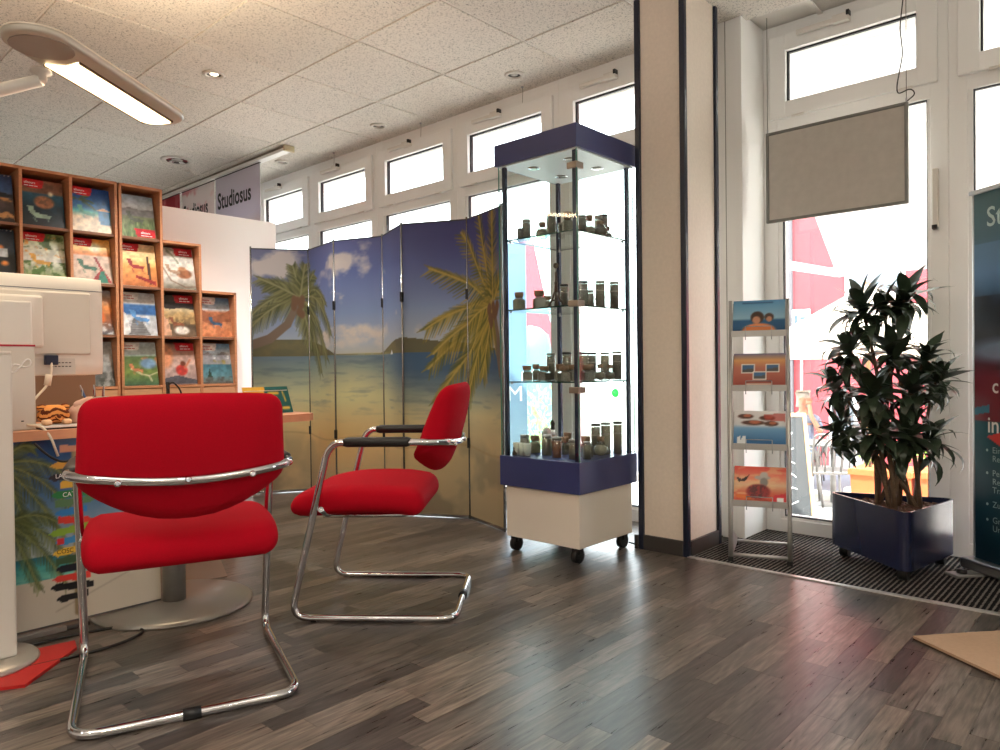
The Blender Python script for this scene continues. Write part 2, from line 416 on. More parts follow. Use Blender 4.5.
TX, TY, X0, Y0 = .6425, .627, -3.203, 2.392
gx = [X0+TX*i for i in range(-7, 10)]; gy = [Y0+TY*j for j in range(-8, 3)]
def tile_mesh(w, h):
    bm = bmesh.new(); bmesh.ops.create_cube(bm, size=1)
    for v in bm.verts: v.co = Vector((v.co.x*w, v.co.y*h, v.co.z*.016))
    bmesh.ops.bevel(bm, geom=[e for e in bm.edges if all(v.co.z < 0 for v in e.verts)], offset=.003, segments=1, affect='EDGES')
    return B().frombm(bm).mesh('tile')
full = tile_mesh(TX-.012, TY-.012); tm = {}
for i in range(len(gx)-1):
    for j in range(len(gy)-1):
        a, b_, c, d = gx[i], gx[i+1], gy[j], gy[j+1]
        lim = YE+.02 if (a+b_)/2 > XP-.3 else YW+.03
        if c > lim-.03: continue
        d2 = min(d, lim); key = round(d2-c, 3)
        me = full if d2 == d else tm.setdefault(key, tile_mesh(TX-.012, d2-c-.012))
        link('tile', me, tile_m, ceil, loc=((a+b_)/2, (c+d2)/2, ZC+.008))
for xx in gx: B().box(xx-.012, xx+.012, -2.6, 3.9, ZC+.007, ZC+.014).build('grid_bar', bar_m, ceil)
for yy in gy[1:]: B().box(-7.6, 2.4, yy-.012, yy+.012, ZC+.0075, ZC+.0145).build('grid_bar', bar_m, ceil)

def wallbox(name, label, x0, x1, y0, y1, z0=0, z1=ZC+.03, mat=white_paint):
    return tag(B().box(x0, x1, y0, y1, z0, z1).build(name, mat), label, 'wall', kind='structure')
wallbox('wall_left', 'white end wall far behind the brochure shelves', -7.72, -7.6, -2.7, 4.0)
wallbox('wall_back', 'white rear wall of the shop', -7.6, 2.4, -2.72, -2.6)
wallbox('wall_right', 'white side wall next to the entrance', 2.4, 2.52, -2.7, 4.0)
p_ = wallbox('wall_partition', 'white partition standing behind the brochure shelves', -5.33, -5.272, -.9, 3.10, -.006, 2.08, M('partition_white', (246, 242, 236), .7))

# panelled pilaster where the window front steps back
wp = tag(B().box(-1.838, XP, YW, 3.95, -.006, ZC+.02).build('wall_pilaster', white_pvc), 'white pilaster at the step in the window front', 'wall', kind='structure')
for xx in (-1.66, ): B().box(xx-.002, xx+.002, YW-.0015, YW+.002, .0, ZC).build('joint', M('joint_grey', (150, 148, 142), .6), wp)
B().cbox(XP-.03, XP+.004, YW-.006, YW+.02, 0, ZC, .002).build('corner_strip', white_pvc, wp)

# free-standing column with navy edge strips
cx0, cx1, cy0, cy1 = -1.873, -1.633, 3.068, 3.39
colm = tag(B().box(cx0, cx1, cy0, cy1, -.006, ZC+.02).build('wall_column', cream), 'cream panelled column with dark blue edge strips', 'column', kind='structure')
for (xx, yy) in ((cx0, cy0), (cx1, cy0), (cx1, cy1), (cx0, cy1)):
    B().cbox(xx-.014, xx+.014, yy-.014, yy+.014, -.002, ZC, .004).build('edge_strip', navy_trim, colm)
for (a, b_, c, d) in ((cx0+.014, cx1-.014, cy0-.014, cy0), (cx1, cx1+.014, cy0+.014, cy1-.014)):
    B().cbox(a, b_, c, d, -.002, .072, .003).build('skirting', dark_base, colm)
B().cbox(cx0-.035, cx0-.014, cy0-.02, cy0+.2, -.002, .068, .004).build('skirting', dark_base, colm)

# window modules
def frame_ring(b, x0, x1, z0, z1, w, y0, y1):
    b.cbox(x0, x0+w, y0, y1, z0, z1, .004); b.cbox(x1-w, x1, y0, y1, z0, z1, .004)
    b.cbox(x0+w-.004, x1-w+.004, y0+.001, y1-.001, z1-w, z1, .004); b.cbox(x0+w-.004, x1-w+.004, y0+.001, y1-.001, z0, z0+w, .004); return b
wn = 0
def window(x0, x1, Y, label, upper=(2.275, 2.54), lowtop=2.125, gz0=.085, lever=False):
    global wn; wn += 1
    w = thing('window_%d' % wn, label, 'window', (x0, Y, 0), kind='structure'); W = x1-x0
    f = B(); frame_ring(f, 0, W, -.006, ZC+.02, .075, 0, .09)
    f.cbox(.071, W-.071, .0015, .088, lowtop, upper[0]-.06, .004)                 # transom
    f.cbox(.07, W-.07, .015, .085, .02, gz0, .004)
    f.cbox(.071, W-.071, .0015, .088, upper[1]+.05, ZC+.012, .004)
    for xa, xb in ((.07, .095), (W-.088, W-.07)): f.cbox(xa, xb, .008, .085, gz0-.02, lowtop+.02, .003)
    f.build('frame', white_pvc, w)
    s = B(); frame_ring(s, .04, W-.04, upper[0]-.085, upper[1]+.085, .085, -.022, .05); so = s.build('sash', white_pvc, w)
    g = B(); frame_ring(g, .120, W-.120, upper[0]-.005, upper[1]+.005, .013, .004, .03); g.build('gasket', gasket_m, so)
    B().box(.128, W-.128, .030, .036, upper[0], upper[1]).build('pane', pane, so)
    g = B(); frame_ring(g, .092, W-.085, gz0-.004, lowtop+.003, .008, .012, .04); g.build('gasket', gasket_m, w)
    B().box(.094, W-.087, .04, .046, gz0, lowtop).build('pane', pane, w)
    o = B(); o.cbox(.19, .40, -.05, -.022, upper[1]+.052, upper[1]+.078, .006); o.cbox(.37, .45, -.06, -.02, upper[1]+.045, upper[1]+.085, .005)
    oo = o.build('opener', plast_w, w); B().cbox(.438, .453, -.064, -.03, upper[1]+.066, upper[1]+.092, .003).build('catch', black, oo)
    for hx in (.16, W-.2): B().cyl((hx, -.028, upper[0]-.088), (hx+.06, -.028, upper[0]-.088), .007, 8).build('hinge', plast_w, w)
    if lever:
        B().cbox(W-.062, W-.038, -.03, 0, 1.52, 1.79, .004).build('lever', plast_w2, w)
        B().cbox(W-.062, W-.04, -.04, -.005, 1.51, 1.53, .003).build('lever_knob', black, w)
    return w
bx = [-7.27, -6.365, -5.46, -4.555, -3.65, -2.745, -1.838]
names = ['white window bay behind the hanging banners', 'white window bay with the banner edge in front', 'white window bay above the leftmost folds of the picture screen',
         'white window bay above the middle of the picture screen', 'white window bay between picture screen and glass cabinet', 'white window bay behind the glass display cabinet']
for i in range(6):
    window(bx[i], bx[i+1], YW, names[i], (2.238, 2.50), 2.088)
window(XP, -.715, YE, 'white entrance window bay behind the potted plant and grey board', lever=True)
window(-.715, .145, YE, 'white entrance window bay behind the roll-up banner')
window(.145, 1.0, YE, 'added unseen window bay beside the roll-up banner'); window(1.0, 1.86, YE, 'added unseen window bay nearest the side wall')  # unseen bays added for more daylight from the right
wallbox('wall_entrance', 'short white wall beside the entrance windows', 1.86, 2.4, YE, 3.95)
wallbox('wall_corner', 'short white wall at the far end of the window front', -7.6, -7.27, YW, 3.67)

# entrance mat with metal edge
def mat_mat():
    mt = bpy.data.materials.new('ribbed_mat'); mt.use_nodes = True; nt = mt.node_tree; b = nt.nodes['Principled BSDF']; N = nt.nodes.new; L = nt.links.new
    g = N('ShaderNodeNewGeometry'); sp = N('ShaderNodeSeparateXYZ'); L(g.outputs['Position'], sp.inputs[0])
    n = N('ShaderNodeTexNoise'); n.inputs['Scale'].default_value = 90; L(g.outputs['Position'], n.inputs['Vector'])
    m1 = N('ShaderNodeMath'); m1.operation = 'MULTIPLY'; m1.inputs[1].default_value = 2*PI/.0195; L(sp.outputs[0], m1.inputs[0])
    s = N('ShaderNodeMath'); s.operation = 'SINE'; L(m1.outputs[0], s.inputs[0])
    ad = N('ShaderNodeMath'); ad.operation = 'ADD'; L(s.outputs[0], ad.inputs[0])
    n3 = N('ShaderNodeMapRange'); n3.inputs[3].default_value = -1.3; n3.inputs[4].default_value = 1.3; L(n.outputs[0], n3.inputs[0]); L(n3.outputs[0], ad.inputs[1])
    r = N('ShaderNodeValToRGB'); r.color_ramp.elements[0].position = .1; r.color_ramp.elements[0].color = tuple(lin((28, 28, 31)))+(1,); r.color_ramp.elements[1].position = .75; r.color_ramp.elements[1].color = tuple(lin((128, 122, 116)))+(1,)
    L(ad.outputs[0], r.inputs[0]); L(r.outputs[0], b.inputs['Base Color']); b.inputs['Roughness'].default_value = .95; b.inputs['Specular IOR Level'].default_value = .1
    bp = N('ShaderNodeBump'); bp.inputs['Strength'].default_value = .8; bp.inputs['Distance'].default_value = .004; L(ad.outputs[0], bp.inputs['Height']); L(bp.outputs[0], b.inputs['Normal'])
    return mt
em = tag(B().box(-1.625, 2.39, 3.075, 3.848, -.006, .002).build('entrance_mat', mat_mat()), 'dark ribbed entrance mat in front of the shop windows', 'mat')
t1 = tag(B().cbox(-1.625, 2.39, 3.052, 3.078, -.005, .005, .0015).build('trim_1', alu), 'slim metal edging strip between wood floor and entrance mat', 'trim', kind='structure')

# ceiling fixtures
def downlight(x, y, r, label, deep=False, group=None, energy=12):
    t = thing('downlight', label, 'ceiling light', (x, y, ZC), group=group)
    B().lathe([(r*.70, -.0015), (r*.72, -.011), (r*.98, -.009), (r*1.04, -.004), (r*1.04, .002)], 28, cap=False).build('ring', M('spot_ring', (206, 200, 190), .4, .2), t)
    if deep:
        for k in range(10):
            a0, a1 = 2*PI*k/10, 2*PI*(k+1)/10; B().add([(math.cos(q)*rr*r, math.sin(q)*rr*r, z) for rr, z in ((.71, -.010), (.25, -.0012)) for q in (a0, a1)], [(0, 1, 3, 2)]).build('reflector_facet', chrome if k % 2 else M('facet_dark', (70, 62, 56), .2, .8), t)
    else: B().lathe([(r*.71, -.0016), (r*.2, -.0012)], 24, cap=False).build('reflector', M('spot_cup', (30, 28, 27), .3, .3), t)
    B().lathe([(0, -.006), (r*.36, -.005), (r*.40, -.001)], 18, cap=False).build('bulb', M('spot_lens', (190, 186, 178), .2) if not energy else spot_glow, t)
    if energy:
        ld = bpy.data.lights.new('downlight', 'SPOT'); ld.energy = energy; ld.spot_size = 2.0; ld.spot_blend = .7; ld.color = (1, .96, .91); ld.shadow_soft_size = .05
        l = bpy.data.objects.new('lamp', ld); COL.objects.link(l); l.location = (0, 0, -.03); l.parent = t
    return t
downlight(-4.175, 2.063, .062, 'small round ceiling spot in the tile above the picture screen end', energy=95)  # light added in this unlit spot to brighten the picture screen
for x, lb in ((-5.526, 'small round ceiling spot beside the end of the banner rail'), (-4.211, 'small round ceiling spot above the middle of the picture screen'), (-2.89, 'small round ceiling spot above the glass cabinet')):
    downlight(x, 3.32, .058, lb, energy=0)
downlight(-6.10, 2.68, .125, 'large round recessed downlight with faceted reflector near the banners', True, energy=0)
for x in (-.3, 1.6):  # unseen downlights added to raise the room brightness
    for y in (-1.6, .3):
        downlight(x, y, .125, 'added unseen fill downlight over the customer area', True, 'added fill downlights over the customer area', 22)
for x in (-4.2, -2.3):  # more unseen downlights, added as fill light
    downlight(x, -1.6, .125, 'added unseen fill downlight behind the desk', True, 'added fill downlights behind the desk', 30)

# ================================================================== FURNITURE
# red cantilever armchairs (local: x forward, origin between the floor runners)
def make_chair():
    t = thing('armchair', 'x', 'chair')
    hw = .272; rt = .0125
    def sidepts(s):
        return [(-.285, s*hw, rt), (.305, s*hw, rt), (.165, s*(hw+.003), .60), (.135, s*(hw+.004), .637), (-.20, s*(hw+.004), .637)]
    a = sidepts(-1); b_ = sidepts(1)
    back = [(-.255, s*.262, .637) for s in (-1,)]
    bow = []
    for k in range(13):
        an = -1+2*k/12; bow.append((-.235-.05*math.cos(an*PI/2)**.8, an*.258, .637-.02*math.cos(an*PI/2)))
    p1 = list(reversed(b_))                    # arm back -> floor rear, side +
    loop = [Vector(q) for q in ([a[4]]+bow[1:-1]+[b_[4]]+[b_[3], b_[2], b_[1], b_[0], a[0], a[1], a[2], a[3]])]
    n = len(loop); path = []
    rad = {len(bow)-1+1: .07}
    # fillet the closed loop
    for i in range(n):
        p, q, r_ = loop[i-1], loop[i], loop[(i+1) % n]
        d1, d2 = (p-q), (r_-q); ang = d1.angle(d2)
        if ang > 2.9: path.append(q); continue
        want = .07 if abs(q.z-rt) < .01 else .05
        l = min(want, d1.length*.48, d2.length*.48); A = q+d1.normalized()*l; C_ = q+d2.normalized()*l
        for k in range(7): u = k/6; path.append(A*(1-u)**2+q*2*u*(1-u)+C_*u*u)
    B().tube(path, rt, 14, closed=True).build('frame', chrome, t)
    for s in (-1, 1):
        f = B(); f.rbox(.245, .044, .034, .013, 6); f.build('armrest', black, t, loc=(-.015, s*.269, .638))
        B().cbox(-.011, .011, -.010, .010, 0, .012, .003).build('glide', black, t, loc=(.22, s*hw, 0))
    B().cyl((-.285, -.022, rt), (-.285, .022, rt), .0165, 16).build('clip', black, t)
    # seat: waterfall front edge
    def seatf(p):
        x, y, z = p; u = (x+.25)/.50
        z += -.028*max(0, (u-.55)/.45)**2 + .012*math.cos((u-.45)*3) - .018*max(0, .25-u)*4*.6
        if z < 0: z *= (1-.35*max(0, (u-.75)/.25))
        w = 1-.05*(abs(u-.5)*2)**3
        return Vector((x, y*w, z))
    so = B().rbox(.49, .515, .100, .048, 12, seatf).build('seat', red_fab, t, loc=(.077, 0, .414))
    sp = B()
    sp.tube(fillet([(.19, -hw, .40), (.185, -.20, .362), (.10, -.15, .362), (.10, .15, .362), (.185, .20, .362), (.19, hw, .40)], .05), .010, 10)
    for s in (-1, 1): sp.tube(fillet([(.20, s*.21, .366), (-.10, s*.19, .364), (-.14, s*.19, .385)], .03), .009, 8)
    sp.build('seat_support', chrome, t)
    # backrest: wide shell, curved in plan, rounded lower edge
    def backf(p):
        x, y, z = p; v = (z+.165)/.33
        wmax = .515*(1-.055*max(0, (v-.4)/.6))
        if v < .3: wmax *= 1-.10*((.3-v)/.3)**2
        yy = y/.25; arch = .018*(1-yy*yy)
        if v > .8: z += (v-.8)/.2*.6*arch*.8
        if v < .4: z += (.4-v)/.4*.078*(abs(yy)**2.2)
        y = y*wmax/.5
        x = x*(.55+.55*math.sin(PI*min(1, max(0, v*.85+.12)))) + .045*yy*yy
        x -= .105*(v-.35)
        return Vector((x, y, z))
    bo = B().rbox(.085, .50, .33, .042, 14, backf).build('backrest', red_fab, t, loc=(-.232, 0, .668))
    for yy in (-.16, 0, .16):
        B().lathe([(0, 0), (.009, 0), (.009, .004), (.005, .007)], 10).build('screw', chrome, t, loc=(-.297+.02*abs(yy)/.16, yy, .62), rot=(0, -PI/2, 0))
    return t
ch2 = make_chair(); ch2.location = (-2.227, 1.785, 0); ch2.rotation_euler = (0, 0, math.radians(-140.4))
tag(ch2, 'red armchair seen from its side with both black armrests showing, beside the picture screen', group='red armchairs')
ch1 = copy_tree(ch2); ch1.location = (-2.114, .926, 0); ch1.rotation_euler = (0, 0, math.radians(159.3))
tag(ch1, 'red armchair with its backrest turned out, pushed towards the desk with the beach board', group='red armchairs')

# ---- glass display cabinet
DX0, DX1, DY0, DY1 = -2.385, -1.905, 2.600, 3.078
dc = thing('display_cabinet', 'tall glass display cabinet with navy cap and plinth on black casters', 'cabinet', ((DX0+DX1)/2, (DY0+DY1)/2, 0))
hw = (DX1-DX0)/2
B().cbox(-hw+.03, hw-.012, -hw+.012, hw-.03, .075, .325, .003).build('base_box', M('cabinet_white', (226, 218, 206), .5), dc)
B().cbox(-hw, hw, -hw, hw, .322, .466, .003).build('plinth', navy, dc)
B().cbox(-hw-.012, hw+.004, -hw-.004, hw+.012, 1.872, 1.976, .003).build('cap', navy, dc)
B().box(-hw+.01, hw-.01, -hw+.01, hw-.01, 1.866, 1.872).build('cap_underside', M('cap_underside', (214, 220, 224), .4), dc)
for sx in (-1, 1):
    for sy in (-1, 1):
        x, y = sx*(hw-.055), sy*(hw-.055)
        c = B(); c.cyl((x-.014, y, .034), (x+.014, y, .034), .034, 18); c.cbox(x-.022, x+.022, y-.02, y+.02, .04, .076, .006); c.build('caster', black, dc)
        B().box(sx*(hw-.028)-.009, sx*(hw-.028)+.009, sy*(hw-.028)-.009, sy*(hw-.028)+.009, .466, 1.868).build('post', M('post_navy', (44, 54, 78), .3, .4), dc)
for (a, b_, c, d) in ((-hw+.006, hw-.006, -hw+.008, -hw+.013), (-hw+.006, hw-.006, hw-.013, hw-.008), (-hw+.008, -hw+.013, -hw+.014, hw-.014), (hw-.013, hw-.008, -hw+.014, hw-.014)):
    p_ = B().box(a, b_, c, d, .467, 1.867).build('glass_panel', caseglass, dc)
    if abs(b_-a) > .1: e = [(a, c), (b_, c)]
    else: e = []
    for (ex, ey) in e: B().box(ex-.002, ex+.002, ey, ey+.005, .467, 1.867).build('glass_edge', edgeglass, p_)
for z in (.828, 1.176, 1.515):
    s = B().box(-hw+.03, hw-.03, -hw+.03, hw-.03, z-.007, z-.0005).build('glass_shelf', caseglass, dc)
    e = B()
    for (a, b_, c, d) in ((-hw+.03, hw-.03, -hw+.0285, -hw+.03), (hw-.03, hw-.0285, -hw+.03, hw-.03), (-hw+.03, hw-.03, hw-.03, hw-.0285), (-hw+.0285, -hw+.03, -hw+.03, hw-.03)): e.box(a, b_, c, d, z-.007, z-.0005)
    e.build('shelf_edge', M('shelf_edge', (32, 66, 60), .2), s)
    for (sx, sy) in ((-1, -1), (1, -1), (1, 1), (-1, 1)): B().cyl((sx*(hw-.045), sy*(hw-.045), z-.016), (sx*(hw-.045), sy*(hw-.045), z-.007), .006, 8).build('shelf_pin', steel, s)
for (x, y) in ((-.11, -.11), (.11, -.11), (.11, .11), (-.11, .11)):
    l = B().lathe([(.024, 0), (.030, -.002), (.030, .003)], 20, cap=False).build('lamp_ring', chrome, dc, loc=(x, y, 1.8655))
    B().lathe([(0, -.0005), (.024, -.0005), (.024, .002)], 18, cap=False).build('lamp_lens', M('case_lens', (170, 168, 160), .2), l)
for z in (1.795, 1.178, .79):
    h = B(); h.cbox(hw-.055, hw-.002, -hw+.002, -hw+.018, z-.014, z+.014, .002); h.cbox(hw-.016, hw, -hw+.006, -hw+.055, z-.014, z+.014, .002)
    h.build('hinge_clip', M('hinge_metal', (150, 138, 126), .4, .6), dc)
cb = B(); cb.tube(fillet([(hw-.02, hw-.05, .03), (hw+.05, hw+.0, .005), (hw+.03, hw+.07, .006), (hw-.04, hw+.09, .006)], .05), .004, 8); cb.build('power_cord', black, dc)

# ---- jars and tubes of sand in the cabinet
jglass = glass_mat('jar_glass', (206, 212, 208), .10)
sands = [M('sand_%d' % i, c, .9) for i, c in enumerate([(186, 174, 154), (160, 152, 140), (206, 192, 168), (140, 132, 122), (196, 126, 98)])]
cork = M('cork', (142, 116, 94), .9); lid_k = M('dark_lid', (46, 44, 42), .5); lid_g = M('grey_lid', (150, 148, 142), .4, .4)
SN = {1.515: 'top shelf', 1.176: 'middle shelf', .828: 'lower shelf', .466: 'floor'}
def incase(px, Y, mg=.05):
    P = ony(px, 370, Y)
    if P.x < DX0+mg: P = ony(px, 370, Y*(DX0+mg)/P.x)
    if P.x > DX1-mg: P = ony(px, 370, Y*(DX1-mg)/P.x)
    P.y = max(DY0+mg, min(DY1-mg, P.y)); return P
placed = []
def freespot(px, Y, z, r):
    best = None
    for d in (0, .02, -.02, .04, -.04, .06, -.06, .08, -.08, .11, -.11, .14, -.14):
        for dp in (0, 3, -3):
            P = incase(px+dp, Y+d, .038+r); g = min([math.hypot(P.x-a, P.y-b)-r-c for a, b, zz, c in placed if zz == z]+[9])
            if best is None or g > best[0]: best = (g, P)
            if g > .004: break
        else: continue
        break
    placed.append((best[1].x, best[1].y, z, r)); return best[1]
def jar(px, Y, z, kind, h, r, sand=0):
    P = freespot(px, Y, z, r*(1.2 if kind == 'jar' else 1.02)); lbl = {'tube': 'tall slim glass tube of sand', 'jar': 'squat square glass jar of sand with a stopper', 'round': 'round-bellied little flask of sand with a stopper', 'pot': 'straight-sided lidded glass pot of sand'}[kind]
    if sand == 4: lbl = 'straight-sided lidded glass pot of reddish sand'
    t = thing('sand_'+{'tube': 'tube', 'jar': 'jar', 'round': 'flask', 'pot': 'pot'}[kind], '%s on the cabinet %s' % (lbl, SN[z]), 'jar', (P.x, P.y, z), rng.rand()*.6, 'sand samples on the cabinet '+SN[z])
    sm = sands[sand]
    if kind == 'tube':
        B().lathe([(0, 0), (r, 0), (r, h*.93), (r*.85, h*.95), (r*.85, h)], 16, cap=False).build('glass_body', jglass, t)
        B().lathe([(0, .002), (r*.94, .002), (r*.94, h*.88), (0, h*.885)], 14).build('sand_fill', sm, t)
        B().lathe([(r*1.02, h*.93), (r*1.02, h), (0, h+.001)], 16).build('lid', lid_k if rng.rand() < .6 else lid_g, t)
        B().lathe([(r*1.01, h*.62), (r*1.01, h*.66)], 16, cap=False).build('label_band', M('label_band', (170, 164, 154), .7), t)
    elif kind == 'pot':
        B().lathe([(0, 0), (r, 0), (r, h*.86), (r*.8, h*.9), (r*.8, h)], 16, cap=False).build('glass_body', jglass, t)
        B().lathe([(0, .002), (r*.94, .002), (r*.94, h*.80), (0, h*.81)], 14).build('sand_fill', sm, t)
        B().lathe([(r*.95, h*.87), (r*.95, h), (0, h+.001)], 16).build('lid', lid_g, t)
    elif kind == 'jar':
        n = 4 if rng.rand() < .7 else 6
        B().lathe([(0, 0), (r*1.2, 0), (r*1.2, h*.55), (r*.7, h*.66), (r*.7, h*.8)], n, cap=False, smooth=False).build('glass_body', jglass, t)
        B().lathe([(0, .002), (r*1.14, .002), (r*1.14, h*.53), (r*.64, h*.63), (0, h*.64)], n, smooth=False).build('sand_fill', sm, t)
        B().lathe([(r*.6, h*.68), (r*.78, h*.80), (r*.80, h), (0, h+.001)], 14).build('stopper', cork, t)
    else:
        pr = [(r*math.sin(a), r*.9-r*.9*math.cos(a)) for a in np.linspace(0.02, 2.5, 9)]
        B().lathe(pr+[(r*.45, h*.85)], 16, cap=False).build('glass_body', jglass, t)
        B().lathe([(r*.93*math.sin(a), r*.9-r*.84*math.cos(a)) for a in np.linspace(0.02, 2.3, 8)]+[(0, r*1.5)], 14).build('sand_fill', sm, t)
        B().lathe([(r*.40, h*.74), (r*.52, h*.82), (r*.52, h), (0, h+.001)], 12).build('stopper', cork, t)
T, J, R_, P_ = 'tube', 'jar', 'round', 'pot'
for a in [(522, 2.78, P_, .065, .016, 1), (528, 2.70, P_, .10, .021, 3), (544, 2.75, R_, .085, .034, 0), (553, 2.70, P_, .105, .023, 1), (563, 2.79, P_, .075, .017, 3), (569, 2.71, J, .10, .026, 0),
          (584, 2.72, P_, .075, .019, 1), (591, 2.84, R_, .10, .030, 0), (600, 2.95, P_, .118, .020, 2), (599, 2.80, R_, .078, .034, 3), (606, 2.91, R_, .065, .022, 1), (615, 2.97, T, .135, .021, 3)]:
    jar(a[0], a[1], 1.515, a[2], a[3], a[4], a[5])
for a in [(520, 2.70, J, .085, .028, 0), (540, 2.69, J, .085, .031, 1), (548, 2.80, J, .07, .022, 0), (565, 2.78, T, .115, .020, 3), (584, 2.76, T, .118, .023, 1), (591, 2.88, P_, .088, .019, 3),
          (601, 2.90, T, .130, .023, 1), (603, 2.80, J, .055, .028, 0), (615, 2.96, T, .130, .022, 3)]:
    jar(a[0], a[1], 1.176, a[2], a[3], a[4], a[5])
for a in [(527, 2.68, J, .074, .028, 1), (536, 2.80, J, .082, .024, 0), (544, 2.69, J, .072, .029, 3), (551, 2.83, T, .135, .022, 1), (557, 2.75, J, .08, .026, 0), (564, 2.68, J, .072, .028, 1), (567, 2.84, T, .138, .022, 0),
          (572, 2.73, J, .076, .024, 1), (584, 2.84, T, .136, .022, 2), (587, 2.74, J, .074, .027, 3), (590, 2.86, J, .078, .022, 0), (595, 2.95, T, .136, .022, 3), (600, 2.82, R_, .078, .027, 0), (605, 2.98, T, .136, .022, 2), (607, 2.88, R_, .075, .026, 1), (614, 2.96, T, .140, .023, 3)]:
    jar(a[0], a[1], .828, a[2], a[3], a[4], a[5])
for a in [(524, 2.74, P_, .094, .024, 0), (534, 2.86, J, .085, .028, 2), (546, 2.74, P_, .098, .026, 2), (556, 2.69, P_, .098, .023, 4), (553, 2.82, J, .088, .024, 0), (561, 2.84, J, .085, .026, 1), (567, 2.88, J, .10, .025, 2), (573, 2.70, P_, .092, .024, 0),
          (585, 2.80, J, .098, .028, 1), (586, 2.70, P_, .08, .020, 0), (595, 2.90, T, .150, .023, 1), (597, 2.76, R_, .092, .034, 2), (605, 2.95, T, .155, .024, 2), (604, 2.83, R_, .08, .028, 1), (614, 2.90, T, .158, .022, 0)]:
    jar(a[0], a[1], .466, a[2], a[3], a[4], a[5])
# a small tower souvenir, a dark figurine, a round frame, cups
P = freespot(557, 2.72, 1.176, .044); t = thing('tower_souvenir', 'slim dark tower souvenir with a ball on top on the cabinet middle shelf', 'souvenir', (P.x, P.y, 1.176))
b_ = B()
for sx in (-1, 1):
    for sy in (-1, 1): b_.tube([(sx*.03, sy*.03, 0), (sx*.013, sy*.013, .035), (sx*.006, sy*.006, .07)], [.006, .005, .005], 6)
b_.cbox(-.017, .017, -.017, .017, .03, .036, .001); bm_ = M('bronze', (92, 80, 70), .5, .4)
b_.build('legs', bm_, t); B().lathe([(.010, .065), (.007, .11), (.009, .112), (.009, .12), (.006, .121), (.006, .165), (.002, .17), (.002, .185)], 10).build('shaft', bm_, t)
B().rbox(.024, .024, .028, .012, 4).build('ball', bm_, t, loc=(0, 0, .197))
t = thing('figurine', 'small dark carved figurine at the cabinet plinth corner', 'figurine', (DX0+.055, DY0+.055, .466))
B().lathe([(.0, 0), (.016, 0), (.017, .012), (.012, .026), (.014, .036), (.008, .043)], 12).build('body', bm_, t); B().rbox(.022, .022, .022, .011, 4).build('head', bm_, t, loc=(.002, 0, .05))
for px, Y in ((514, 2.71), (519, 2.74), (517, 2.79)):
    P = freespot(px, Y, .466, .023); t = thing('cup', 'small pale glass cup in the cabinet corner by the figurine', 'cup', (P.x, P.y, .466), group='pale cups in the cabinet')
    B().lathe([(0, 0), (.016, 0), (.021, .06), (.019, .06), (.014, .005)], 16).build('bowl', M('cup_glass', (206, 214, 204), .2), t)
    B().lathe([(.0215, .056), (.0222, .06), (.019, .0605)], 16, cap=False).build('rim', M('cup_rim', (225, 228, 222), .2), t)
P = freespot(546, 2.93, .466, .036); t = thing('round_souvenir', 'round disc souvenir standing upright on the cabinet floor', 'souvenir', (P.x, P.y, .466), YAW)
B().lathe([(0, -.006), (.034, -.006), (.036, 0), (.034, .006), (0, .006)], 22).build('disc', lid_g, t, loc=(0, 0, .085), rot=(PI/2, 0, PI/4)); B().cbox(-.012, .012, -.015, .015, 0, .055, .002).build('foot', lid_k, t)
P = freespot(552, 2.92, .466, .02); t = thing('lighthouse_souvenir', 'black and white banded lighthouse souvenir on the cabinet floor', 'souvenir', (P.x, P.y, .466))
for i in range(5): B().lathe([(.019-.0018*i, .026*i), (.0172-.0018*i, .026*(i+1))], 12).build('band', (txt_w if i % 2 else lid_k), t)
B().lathe([(.012, .13), (.013, .135), (.008, .15), (0, .158)], 12).build('lantern', lid_k, t)

# ---- folding screen printed with one wide beach panorama
scr_pts = [(-4.824, 2.633), (-4.607, 2.97), (-4.16, 2.882), (-3.789, 3.006), (-3.394, 2.839), (-3.017, 3.024), (-2.632, 2.903)]
SH = 1.775; NP = 6; ASP = 2.5/SH
cv = Cv(421, 300, ASP); UW = ASP/NP
cv.grad([(0, (88, 92, 134)), (.12, (92, 102, 148)), (.28, (126, 142, 178)), (.40, (176, 182, 190)), (.44, (190, 186, 176)), (.441, (96, 112, 124)), (.50, (128, 140, 132)), (.60, (206, 200, 156)), (.75, (240, 206, 148)), (1, (196, 168, 130))])
U = cv.X/UW; V = cv.Y
cv.put(np.clip((U-3.4)/1.4, 0, 1)*np.clip((.30-V)/.25, 0, 1), (58, 58, 108), .75)
cv.put(np.clip((1.2-U)/1.2, 0, 1)*np.clip((.36-V)/.2, 0, 1), (112, 112, 124), .6)
n1 = cv.fbm(8, 23, 6, 1.7)
for (cu, cy_, rx, ry, al) in ((.35, .07, .6, .06, .8), (2.45, .075, .75, .075, .85), (1.75, .13, .5, .05, .55), (2.6, .345, .9, .062, .95), (1.1, .30, .5, .05, .5), (3.1, .13, .25, .05, .5), (5.6, .37, .5, .03, .5), (2.0, .40, 1.4, .035, .7)):
    d = np.sqrt(((U-cu)/rx)**2+((V-cy_)/ry)**2); cv.put((.75-d+(n1-.5)*4.2)*1.3, (222, 208, 196), al)
